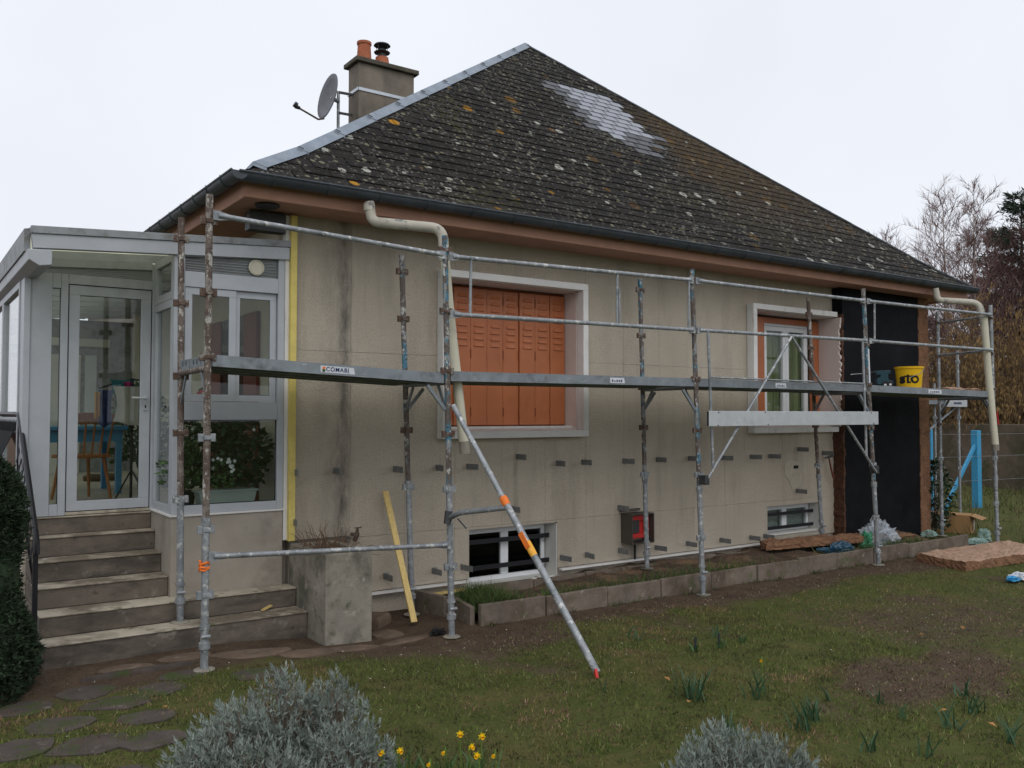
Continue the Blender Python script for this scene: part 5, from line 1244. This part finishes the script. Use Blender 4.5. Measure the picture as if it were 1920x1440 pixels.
crumbled('insulation_board', [(10.93,5.76),(12.9,5.62),(13.35,6.42),(11.12,6.52)], gz(11.5,6.1)+.005, .125, M['fibre_pale'], M['fibre'], 'pale wood fibre insulation board lying on the lawn at right', 'insulation board', 4, 44, 18, .014)
crumbled('insulation_board', [(9.25,7.45),(11.15,7.12),(11.3,7.4),(9.45,7.72)], .20, .09, M['fibre'], M['fibre'], 'brown fibre insulation offcut lying on the flower bed under the basement window', 'insulation board', 5, 40, 9, .02)
crumbled('insulation_board', [(12.6,6.85),(13.35,6.75),(13.4,7.05),(12.7,7.2)], 2.312, .03, M['fibre_pale'], M['fibre'], 'thin torn fibre offcut on the right end of the scaffold deck', 'insulation board', 6, 18, 8, .018)
crumbled('insulation_board', [(14.1,8.25),(15.3,8.22),(15.3,8.7),(14.1,8.75)], 2.203, .10, M['fibre_pale'], M['fibre'], 'fibre insulation board on the scaffold beyond the house corner', 'insulation board', 7, 20, 8, .01)
crumbled('insulation_board', [(11.6,7.25),(12.5,7.3),(12.4,7.6),(11.7,7.6)], .13, .05, M['fibre'], M['fibre_dark'], 'small dark fibre scrap below the black pier', 'insulation board', 8, 18, 8, .02)
m = MB(); m.bar((3.955,7.19,.045),(3.965,7.80,1.20),.02,.06,(1,0,0)); tag(m.build('batten', M['pine'], None, bevel=.002), 'pale pine batten leaning on the facade near the planter', 'batten')
m = MB(); m.prism([(4.55,7.80,.115),(4.9,7.80,.125),(4.9,7.87,.125),(4.55,7.87,.115)],(0,0,.02)); tag(m.build('batten', M['pine'], None, bevel=.002), 'short pine offcut lying at the foot of the facade', 'batten')
ham = thing('hammer', 'small hammer with red handle hanging on a bracket beside the black pier', 'hammer', (11.12, 7.8, 1.1))
m = MB(); m.tube([(11.08,7.80,1.33),(11.13,7.80,1.17),(11.19,7.80,1.03)],[.010,.013,.016],8); m.build('handle', M['hammer_wood'], ham, True)
m = MB(); m.tube([(11.0,7.80,1.325),(11.07,7.80,1.34),(11.16,7.80,1.35)],[.010,.016,.018],8); m.build('head', M['dark_metal'], ham, True)
# cardboard box
cb = thing('cardboard_box', 'brown cardboard box on the grass behind the scaffold', 'cardboard box', (14.5, 7.7, 0))
c0 = Vector((14.40,7.50,gz(14.4,7.5)-.01)); ua = Vector((-.30,.95,0)).normalized(); ub = Vector((.95,.30,0)).normalized(); hb = .31; la, lb = .62, .42
m = MB(); P = [c0, c0+ub*lb, c0+ub*lb+ua*la, c0+ua*la]; t_ = .008
for i in range(4):
    a, b = P[i], P[(i+1) % 4]; d = (b-a).normalized(); n_ = Vector((d.y,-d.x,0)); m.prism([a, b, b + Vector((0,0,hb)), a + Vector((0,0,hb))], -n_*t_)
m.prism([P[0], P[1], P[2], P[3]], (0,0,.006)); m.build('carton', M['card'], cb)
for i, tilt in ((0,.4),(1,1.1),(3,.15)):
    a, b = P[i] + Vector((0,0,hb+.002)), P[(i+1) % 4] + Vector((0,0,hb+.002)); d = (b-a).normalized(); n_ = Vector((d.y,-d.x,0)); e = (n_*math.cos(tilt)*(1 if i != 3 else -1) + Vector((0,0,-math.sin(tilt)*.8 if i != 3 else .12)))*.19
    m = MB(); m.prism([a, b, b+e, a+e], (0,0,.004)); m.build('flap', M['card'], cb)
q = c0 + ub*.27 - Vector((ub.y*0+ .30*.0,0,0)); nf = Vector((ub.y,-ub.x,0)); m = MB(); q0 = c0 + ub*.28 + Vector((0,0,.05)) + nf*.002; m.prism([q0, q0+ub*.09, q0+ub*.09+Vector((0,0,.17)), q0+Vector((0,0,.17))], nf*.001); m.build('label', M['white'], cb)
m = MB()
for z in (.06,.20): q0 = c0 + ub*.18 + Vector((0,0,z)) + nf*.002; m.prism([q0, q0+ub*.04, q0+ub*.04+Vector((0,0,.06)), q0+Vector((0,0,.06))], nf*.001)
m.build('printed_mark', M['meter_metal'], cb)
# crumpled plastic
def crumple(name, c, sx_, sy_, sz_, m_, label, cat, seed):
    bm = bmesh.new(); bmesh.ops.create_icosphere(bm, subdivisions=4, radius=1)
    for v in bm.verts:
        p = v.co.copy(); n1 = mnoise.noise(p*1.7 + Vector((seed,0,0))); n2 = abs(mnoise.noise(p*4.3 + Vector((0,seed,0)))); n3 = abs(mnoise.noise(p*9 + Vector((0,0,seed))))
        k = 1 + .45*n1 - .6*n2 - .4*n3; v.co = Vector((p.x*k*sx_, p.y*k*sy_, max(-.25, p.z*k)*sz_ + .25*sz_))
    me = bpy.data.meshes.new(name); bm.to_mesh(me); bm.free(); me.materials.append(m_)
    return tag(link(name, me, None, 0, c), label, cat)
crumple('plastic_sheet', (11.30,7.18,.13), .42, .20, .30, M['film_clear'], 'crumpled clear plastic sheet heaped below the black pier', 'plastic sheet', 1)
crumple('plastic_bag', (10.98,7.15,.13), .08, .10, .20, M['film_green'], 'green plastic bag beside the clear sheet', 'plastic bag', 2)
crumple('plastic_bag', (10.3,7.12,.10), .40, .14, .13, M['film_blue'], 'dark blue plastic bag crumpled on the flower bed', 'plastic bag', 3)
crumple('plastic_sheet', (13.3,6.85,.03), .26, .14, .06, M['film_mint'], 'pale mint plastic wrap on the grass by the fibre board', 'plastic sheet', 4)
crumple('plastic_bag', (13.65,6.9,.03), .12, .10, .16, M['film_mint'], 'mint plastic bag at the foot of the last scaffold post', 'plastic bag', 5)
crumple('plastic_bag', (10.93,5.12,.02), .20, .13, .06, M['film_white'], 'white plastic bag with blue edge lying at the right margin', 'plastic bag', 6)
crumple('plastic_bag', (10.72,5.10,.02), .10, .07, .045, M['film_cyan'], 'bright blue plastic scrap beside the white bag', 'plastic bag', 7)
crumple('plastic_sheet', (13.35,7.6,.05), .16, .12, .08, M['film_mint'], 'pale green plastic wrap under the holly bush', 'plastic sheet', 8)
crumple('work_glove', (3.98,6.80,.02), .09, .05, .04, M['tool_black'], 'black crumpled work glove on the bare soil by the second post', 'glove', 9)
crumple('red_flower', (10.30,6.86,.04), .025, .025, .03, M['flower_red'], 'small red bloom beside the edging at the fourth post', 'flower', 10)
# ------------------------------------------------------------------ garden plants
def lavender(lobes, label, seed):
    rr = random.Random(seed); c0 = Vector((lobes[0][0], lobes[0][1], gz(*lobes[0][:2]))); o = thing('lavender_bush', label, 'lavender bush', c0, 'lavender bushes')
    lf = MB(); stm = MB()
    for (cx, cy, rx, ry, h, n) in lobes:
     c = Vector((cx, cy, gz(cx, cy)))
     for _ in range(n):
         a = rr.uniform(0, 6.283); u_ = rr.random()**.55; th = u_*1.45
         lump = 1 + .22*mnoise.noise(Vector((math.cos(a)*1.6*u_, math.sin(a)*1.6*u_, seed*3.1)))+.10*mnoise.noise(Vector((math.cos(a)*5*u_, math.sin(a)*5*u_, seed)))
         d = Vector((math.cos(a)*math.sin(th)*rx, math.sin(a)*math.sin(th)*ry, math.cos(th)**.75*h if th < 1.57 else .02))*lump
         dep = rr.uniform(.72, 1.0) if rr.random() < .8 else rr.uniform(.4,.75)
         tip = c + d*dep; ax = (Vector((d.x*.55, d.y*.55, h*.75)).normalized() + Vector((rr.gauss(0,.16), rr.gauss(0,.16), rr.gauss(0,.1)))).normalized()
         L = rr.uniform(.05,.085)
         if rr.random() < .8: stm.tube([c + d*.2 + Vector((rr.gauss(0,.02),rr.gauss(0,.02),.0)), tip - ax*L], [.0042,.0026], 3, False)
         k = rr.randint(9, 13); s_ = ax.orthogonal().normalized(); t_ = ax.cross(s_)
         for i in range(k):
             q = i/(k-1); b = i*2.4 + rr.uniform(-.3,.3); rad = s_*math.cos(b) + t_*math.sin(b)
             dd = (ax*(.55+.75*q) + rad*(1.05-.75*q)).normalized()
             lf.leaf(tip - ax*L*(1-q), dd, ax.cross(rad) if i % 2 else rad, rr.uniform(.024,.040), rr.uniform(.0065,.0105))
    lf.build('leaves', M['lavender'], o, normals=False); stm.build('stem', M['lav_stem'], o, normals=False); return o
lavender([(1.74,4.52,.32,.28,.55,480),(1.98,4.44,.22,.22,.51,260),(1.46,4.46,.34,.30,.46,470),(1.26,4.36,.26,.25,.34,260),(1.90,4.18,.30,.26,.36,360),(1.50,4.15,.3,.24,.34,300)], 'large silver grey lavender bush in the left foreground', 3)
lavender([(3.30,2.95,.28,.26,.49,420),(3.50,2.82,.24,.24,.42,300),(3.22,3.02,.22,.2,.36,200),(3.62,2.72,.18,.2,.34,140)], 'smaller silver grey lavender bush at the bottom right foreground', 8)

def clump(name, x, y, n, h, spread, m_, label, cat, seed, w=.010, group=None, bend=.35):
    rr = random.Random(seed); z = gz(x, y); o = thing(name, label, cat, (x, y, z), group); mm = MB()
    for _ in range(n):
        a = rr.uniform(0,6.283); p = Vector((x + rr.gauss(0,spread*.35), y + rr.gauss(0,spread*.35), z-.01)); d = Vector((math.cos(a)*rr.uniform(.05,.45), math.sin(a)*rr.uniform(.05,.45), 1)).normalized(); L = h*rr.uniform(.55,1.1)
        sd = d.cross(Vector((rr.gauss(0,1), rr.gauss(0,1), 0))).normalized(); pts_ = []
        for k in range(5): t = k/4; pts_.append(p + d*L*t + Vector((math.cos(a), math.sin(a), -.6))*(bend*L*t*t*.5))
        b = len(mm.v)
        for k, q in enumerate(pts_): ww = w*(1, 1.05, .95, .7, .15)[k]/2; mm.v += [tuple(q - sd*ww), tuple(q + sd*ww)]
        mm.f += [(b+2*k, b+2*k+2, b+2*k+3, b+2*k+1) for k in range(4)]
    mm.build('leaves', m_, o, normals=False); return o
CL = [(4.53,4.30,26,.26,.13,'big tuft of daffodil leaves left of the small lavender'),(4.92,4.03,16,.24,.09,'daffodil leaf clump with a single yellow bud'),(5.28,5.70,6,.16,.08,'sparse grey-green bulb leaves near the outrigger foot'),(5.95,5.35,6,.2,.1,'thin bulb leaves bending low in mid lawn'),(4.63,3.47,14,.22,.08,'dark leaf clump just right of the small lavender'),(4.85,3.55,14,.20,.06,'upright daffodil leaves behind the right lavender'),(5.34,3.22,6,.16,.05,'small leaf spears in the right foreground'),(5.40,2.95,10,.20,.07,'narrow leaf clump second from the right corner'),(5.45,2.62,10,.2,.07,'leaf clump nearest the bottom right corner'),(5.80,3.02,10,.18,.08,'short leaf clump beside an orange dead leaf'),(4.66,3.05,7,.2,.05,'few upright leaves at the bottom edge, right side'),(4.87,2.80,9,.2,.06,'bulb leaves at the bottom edge near the corner'),(4.20,3.67,9,.18,.07,'leaf clump touching the left of the small lavender'),(4.15,4.75,4,.12,.08,'flattened bulb leaves in the middle lawn'),(5.5,3.5,7,.15,.06,'short leaf spears on the mossy right lawn'),(6.1,3.25,8,.16,.07,'leaf clump farthest right in the foreground'),(5.25,3.75,5,.13,.05,'tiny leaf spears in the worn right lawn')]
for k, (x, y, n, h, s_, lb) in enumerate(CL): clump('bulb_leaves', x, y, n, h, s_, M['bulb_leaf'], lb, 'plant', 20+k, .013, 'bulb leaf clumps')
for k, (x, y, lb) in enumerate([(5.45,5.13,'hyacinth tuft with dark purple buds left of its neighbour'),(5.70,5.10,'hyacinth tuft with dark bud in the mid lawn'),(5.98,5.10,'bright green leaf tuft right of the hyacinths')]):
    o = clump('hyacinth', x, y, 12, .10, .05, M['leaf'], lb, 'plant', 50+k, .018)
    if k < 2:
        m = MB(); m.tube([(x,y,gz(x,y)),(x+.01,y,gz(x,y)+.12)],[.008,.012],6); m.build('bud', M['pot_dark'], o)
def daffodil(x, y, zf, face, label, bud=False):
    o = thing('daffodil', label, 'daffodil', (x, y, gz(x,y)), 'yellow daffodils'); m = MB(); tip = Vector((x, y, zf)); f = Vector((math.cos(face), math.sin(face), -.25)).normalized()
    m.tube([(x+.03,y+.02,gz(x,y)-.01),(x+.01,y+.01,zf*.7),(x,y,zf+.015),tip + f*.012],[.004,.0035,.003,.003],6); m.build('stem', M['leaf_yellowgreen'], o, True)
    s_ = f.orthogonal().normalized(); t_ = f.cross(s_); c = tip + f*.015
    m = MB()
    for k in range(6):
        b = k*1.047; d = (s_*math.cos(b) + t_*math.sin(b) + f*(.2 if not bud else 1.6)).normalized(); m.leaf(c, d, f, .024 if not bud else .024, .013)
    m.build('petals', M['petal'], o, normals=False)
    m = MB(); n = 10
    for r_, q in ((.005,0),(.007,.013),(.010,.022)):
        for k in range(n): b = 2*math.pi*k/n; m.v.append(tuple(c + f*q + (s_*math.cos(b)+t_*math.sin(b))*r_*(.6 if bud else 1)))
    for j in range(2):
        for k in range(n): m.f.append((j*n+k, j*n+(k+1)%n, j*n+n+(k+1)%n, j*n+n+k))
    m.build('trumpet', M['trumpet'], o, True, normals=False)
DF = [(2.447,3.956,.30,'daffodil flower at the left of the open group'),(2.505,3.841,.31,'tallest daffodil flower of the foreground group'),(2.436,3.844,.27,'daffodil flower in the middle of the group'),(2.40,3.70,.28,'daffodil lowest and nearest the camera'),(2.13,4.03,.26,'daffodil flower nearest the big lavender'),(2.05,4.06,.26,'half hidden daffodil against the lavender'),(2.50,3.70,.26,'daffodil bud at the right of the group'),(2.33,3.90,.25,'drooping daffodil bud left of the open flowers'),(4.93,4.02,.27,'single small daffodil bud far out on the lawn'),(2.22,3.86,.23,'low daffodil bud between the two groups')]
for k, (x, y, z, lb) in enumerate(DF): daffodil(x, y, z, -2.2 + random.uniform(-.8,.8), lb, k in (6,7,8,9))
for k, (x, y, n, lb) in enumerate([(2.47,3.83,34,'daffodil leaves under the open flowers'),(2.12,4.02,30,'daffodil leaves beside the big lavender'),(2.28,3.9,20,'daffodil leaves between the two flower groups')]):
    clump('daffodil_leaves', x, y, n, .24, .14, M['leaf'], lb, 'plant', 70+k, .013)
m = MB()
def ground_leaf(x, y, s_, lb, seed):
    rr = random.Random(seed); a = rr.uniform(0,6); z = gz(x, y)+.028; mm = MB(); d = Vector((math.cos(a), math.sin(a), 0)); e = Vector((-d.y, d.x, 0)); p = Vector((x, y, z))
    mm.add([p - d*s_, p + e*s_*.5 + Vector((0,0,.012)), p + d*s_ + Vector((0,0,.01)), p - e*s_*.5 + Vector((0,0,.014)), p], [(0,1,4),(1,2,4),(2,3,4),(3,0,4)])
    o = mm.build('fallen_leaf', M['dead_leaf'], None, normals=False); so = o.modifiers.new('solid','SOLIDIFY'); so.thickness = .001; tag(o, lb, 'leaf', 'fallen leaves')
for k, (x, y, lb) in enumerate([(7.37,4.285,'orange dead leaf on the bare right-hand soil'),(7.9,4.2,'small dead leaf at the far right of the bare soil'),(5.62,3.12,'curled orange leaf in the right foreground'),(5.59,2.80,'orange leaf nearest the bottom right corner'),(4.65,4.65,'brown dead leaf in the middle of the lawn'),(4.4,4.2,'tiny orange leaf by the big leaf tuft'),(1.45,5.9,'brown leaf on the stepping stones')]): ground_leaf(x, y, .035, lb, k)

# holly by the corner
leafy('holly_bush', (13.86,7.78,0), .30, 1.2, 900, M['leaf_dark'], 'small dark holly bush at the right corner of the house', 'bush', (.075,.05), 31)
# dark conifer bush at left
def conifer_bush(c, r_, h, n, label, seed):
    rr = random.Random(seed); o = thing('conifer_bush', label, 'bush', c); c = Vector(c); mm = MB()
    for _ in range(n):
        a = rr.uniform(0,6.283); z = rr.random(); prof = (1-(max(0, z-.45)/.55)**2.3)**.5*(.86+.14*math.sin(z*9)) if z < 1 else 0
        lump = 1 + .14*mnoise.noise(Vector((math.cos(a)*2, math.sin(a)*2, z*4))) + .08*mnoise.noise(Vector((math.cos(a)*6, math.sin(a)*6, z*11)))
        q = rr.uniform(.8,1.0) if rr.random() < .85 else rr.uniform(.3,.8)
        p = c + Vector((math.cos(a)*r_*prof*lump*q, math.sin(a)*r_*prof*lump*q, h*z))
        d = Vector((math.cos(a)+rr.gauss(0,.5), math.sin(a)+rr.gauss(0,.5), rr.gauss(.6,.4))).normalized()
        for _k in range(3): mm.leaf(p, (d + Vector((rr.gauss(0,.45), rr.gauss(0,.45), rr.gauss(0,.45)))).normalized(), Vector((rr.gauss(0,1),rr.gauss(0,1),rr.gauss(0,1))), rr.uniform(.03,.055), rr.uniform(.010,.016))
    mm.build('foliage', M['needle_bush'], o, normals=False)
    m2 = MB(); m2.lathe(c, [(.12,0),(r_*.72,.12*h),(r_*.74,.5*h),(r_*.5,.82*h),(.02,.96*h)], 16); m2.build('inner_growth', M['needle_bush'], o)
    return o
conifer_bush((.40,6.98,.0), .46, 1.74, 15000, 'dark green clipped conifer bush at the left edge by the railing', 5)

# ------------------------------------------------------------------ beyond the garden
gw = MB(); gw.box(-.0,.22,-14,9,-.3,1.70); o = gw.build('garden_wall', M['gardenwall'], None, bevel=.02); o.location = (24.2, 12.5, 0); o.rotation_euler = (0,0,R(-12)); tag(o, 'low weathered brown boundary wall behind the shrubs at right', 'wall')
fence = thing('wire_fence', 'bright blue fence posts with brace and wires beyond the house corner', 'fence', (18.6, 9.56, 0))
m = MB(); m.box(18.57,18.73,9.49,9.63,-.2,1.62); m.build('post', M['blue_paint'], fence, bevel=.01)
m = MB(); m.box(16.86,16.94,9.53,9.60,-.2,1.66); m.build('post', M['blue_paint'], fence, bevel=.01)
m = MB(); m.bar((18.58,9.55,1.30),(17.35,9.56,.02),.05,.07); m.build('brace', M['blue_paint'], fence)
m = MB()
for z in (1.56,1.1,.6): m.tube([(16.9,9.5,z),(18.6,9.48,z-.02),(26,8.2,z)],.0025,5)
m.build('wire', M['galv'], fence)

def bare_tree(name, base, h, lean, n1, spread, trunk_m, twig_m, label, seed, tr=.10, fine=5, up=.9, droop=0., cat='tree', start=.22, group=None, n3=3):
    rr = random.Random(seed); base = Vector(base); o = thing(name, label, cat, base, group); tm = MB(); cm = MB()
    pts_ = []; N = 9
    for k in range(N):
        t = k/(N-1); pts_.append(base + Vector((lean[0]*t + .15*math.sin(t*5+seed)*t, lean[1]*t + .15*math.cos(t*4+seed)*t, h*t - (.3 if k == 0 else 0))))
    tm.tube(pts_, [tr*(1-.93*k/(N-1)) for k in range(N)], 7); tm.build('trunk', trunk_m, o, True)
    def along(t): q = t*(N-1); i = min(int(q), N-2); return pts_[i].lerp(pts_[i+1], q-i)
    def grow(p, d, L, r0, lvl):
        n = 4; q = [p]; dd = d.copy()
        for k in range(n):
            dd = (dd + Vector((rr.gauss(0,.12), rr.gauss(0,.12), rr.gauss(.05-droop*k*(lvl >= 2),.10)))).normalized(); q.append(q[-1] + dd*L/n)
        cm.tube(q, [r0*(1-.8*k/n) for k in range(n+1)], 4 if lvl < 2 else 3, False)
        if lvl >= 3: return
        nb = (n3+4, n3+2, fine)[lvl] if lvl < 3 else 0
        for k in range(nb):
            t = rr.uniform(.2, 1.0); i = min(int(t*n), n-1); s_ = q[i].lerp(q[i+1], t*n-i)
            ax = (q[i+1]-q[i]).normalized(); pr = Vector((rr.gauss(0,1), rr.gauss(0,1), rr.gauss(0,.6))); pr = (pr - ax*pr.dot(ax)).normalized()
            d2 = (ax*rr.uniform(.6,1.0) + pr*rr.uniform(.5,1.0) + Vector((0,0,up*.35))).normalized(); grow(s_, d2, L*rr.uniform(.45,.8), max(.0065, r0*.42), lvl+1)
    for k in range(n1):
        t = start + (.97-start)*(k/(n1-1)); a = k*2.4 + rr.uniform(-.5,.5)
        L = spread*h*(1-t*.75)*rr.uniform(.75,1.15); d = Vector((math.cos(a), math.sin(a), up*rr.uniform(.8,1.5))).normalized(); grow(along(t), d, L, tr*.34*(1-t*.7), 1)
    cm.build('crown', twig_m, o, normals=False); return o
BT = [((28.9,15.75,0),9.1,(.5,.2),34,.30,'left of the two tall bare birches above the eaves',2),((29.5,15.0,0),9.2,(.2,.1),34,.28,'right of the two tall bare birches',3),((28.3,17.0,0),7.9,(-.5,.4),24,.32,'smaller bare birch leaning left of the tall pair',4),((27.9,17.9,0),8.0,(.2,.1),14,.25,'thin birch standing alone above the right roof slope',5),((27.6,18.8,0),6.6,(.1,.3),10,.25,'faint bare sapling low above the roof edge',6)]
for b, h, ln, n1, sp, lb, sd in BT: bare_tree('birch_tree', b, h, ln, n1, sp, M['bark_birch'], M['twig_purple'], lb, sd, .10 if h > 9 else .05, 9 if h > 7 else 4, 1.1, .05, 'tree', .2, 'bare birches', 7 if h > 7.5 else 3)
bare_tree('bare_tree', (30.6,14.5,0), 8.0, (.3,-.2), 48, .34, M['bark'], M['redtwig'], 'dense red-brown bare tree between birches and conifer', 12, .10, 9, .7, 0, 'tree', .12, None, 7)
bare_tree('bare_tree', (31.5,13.2,0), 7.6, (.3,-.2), 44, .34, M['bark'], M['redtwig'], 'red-brown bare tree at the right edge under the conifer', 13, .10, 9, .7, 0, 'tree', .12, None, 7)
def spruce(base, h, r_, n, label, seed):
    rr = random.Random(seed); base = Vector(base); o = thing('conifer_tree', label, 'tree', base); m = MB(); m.tube([base, base + Vector((0,0,h*.97))], [.16,.02], 8); m.build('trunk', M['bark'], o); mm = MB(); bb = MB()
    for k in range(n):
        z = rr.uniform(.12,1)**.9; a = rr.uniform(0,6.283); L = r_*(1-z)**.75*rr.uniform(.65,1.15)+.25; p = base + Vector((0,0,h*z)); d = Vector((math.cos(a), math.sin(a), rr.uniform(.05,.5))).normalized()
        bb.tube([p, p + d*L], [.02,.006], 3, False)
        for j in range(int(26+L*40)):
            t = rr.uniform(.2,1.05); q = p + d*L*t + Vector((rr.gauss(0,.07), rr.gauss(0,.07), rr.gauss(0,.05))); e = (d*.8 + Vector((rr.gauss(0,.6), rr.gauss(0,.6), rr.gauss(.1,.5)))).normalized(); mm.leaf(q, e, Vector((rr.gauss(0,1), rr.gauss(0,1), rr.gauss(0,1))), rr.uniform(.14,.28), rr.uniform(.03,.055))
    bb.build('branch', M['bark'], o, normals=False); mm.build('crown', M['needle'], o, normals=False)
spruce((31.8,14.6,0), 9.6, 2.3, 200, 'dark green conifer at the right edge above the shrubs', 3)
spruce((32.6,15.9,0), 8.6, 2.2, 170, 'dark conifer standing behind the red-brown tree', 4)
spruce((33.0,13.2,0), 8.8, 2.4, 150, 'dark conifer cut by the right margin', 5)
spruce((31.0,17.3,0), 5.4, 2.2, 120, 'low dark conifer behind the birches', 6)
def hazel(base, h, r_, n, label, seed):
    rr = random.Random(seed); base = Vector(base); o = thing('hazel_shrub', label, 'shrub', base, 'hazel shrubs'); st = MB(); ct = MB()
    for k in range(n):
        a = rr.uniform(0,6.283); q = rr.random()**.6; top = base + Vector((math.cos(a)*r_*q, math.sin(a)*r_*q, h*rr.uniform(.6,1.08)*(1-.25*q*q))); p0 = base + Vector((math.cos(a)*.3*q, math.sin(a)*.3*q, -.05)); mid = p0.lerp(top, .5) + Vector((rr.gauss(0,.12), rr.gauss(0,.12), .25))
        st.tube([p0, mid, top], [.022,.014,.005], 4, False)
        for j in range(9):
            t = rr.uniform(.2,1); s_ = (p0.lerp(mid, t*2) if t < .5 else mid.lerp(top, t*2-1)); d = Vector((rr.gauss(0,1), rr.gauss(0,1), rr.uniform(.2,1.2))).normalized(); e = s_ + d*rr.uniform(.3,.8); st.tube([s_, e], [.007,.003], 3, False)
            for i in range(7):
                c = s_.lerp(e, rr.uniform(.2,1.05)); ct.leaf(c, Vector((rr.gauss(0,.15), rr.gauss(0,.15), -1)).normalized(), Vector((rr.gauss(0,1), rr.gauss(0,1), 0)), rr.uniform(.07,.16), rr.uniform(.022,.04))
    st.build('stem', M['twig_brown'], o, normals=False); ct.build('catkins', M['catkin'], o, normals=False)
HZ = [((25.3,17.6,0),4.2,1.6,70,'brown hazel shrub just right of the eaves end'),((25.8,15.6,0),4.6,1.7,90,'brown catkin-hung hazel behind the outer downpipe'),((26.2,13.6,0),5.2,1.8,110,'tall golden brown hazel at the right edge'),((26.6,11.6,0),5.4,1.8,90,'golden brown hazel cut by the right margin'),((24.9,14.7,0),3.4,1.4,70,'lower hazel shrub in front of the tall ones'),((25.2,12.4,0),3.6,1.4,70,'low hazel shrub over the wall at right'),((27.8,16.8,0),4.8,1.8,80,'hazel shrub behind, below the birches'),((28.4,13.0,0),5.6,2.0,80,'tall hazel shrub farthest back at right'),((27.2,19.6,0),3.8,1.7,60,'hazel shrub hidden low behind the house corner')]
for k, (b, h, r_, n, lb) in enumerate(HZ): hazel(b, h, r_, n, lb, 60+k)
# distant hedge closing the horizon
mm = MB(); rr = random.Random(4)
for _ in range(9000):
    t = rr.random(); x = 33 + 10*t + rr.gauss(0,.6); y = 40 - 62*t + rr.gauss(0,.6); z = rr.random()**1.2*(3.2+.8*math.sin(t*30))
    mm.leaf((x,y,z), Vector((rr.gauss(0,1), rr.gauss(0,1), rr.gauss(.6,1))).normalized(), Vector((rr.gauss(0,1), rr.gauss(0,1), rr.gauss(0,1))), rr.uniform(.3,.8), rr.uniform(.12,.3))
struct(tag(mm.build('far_hedge', M['twig_brown'], None, normals=False), 'distant brown hedge behind the garden', 'hedge'), 'stuff')
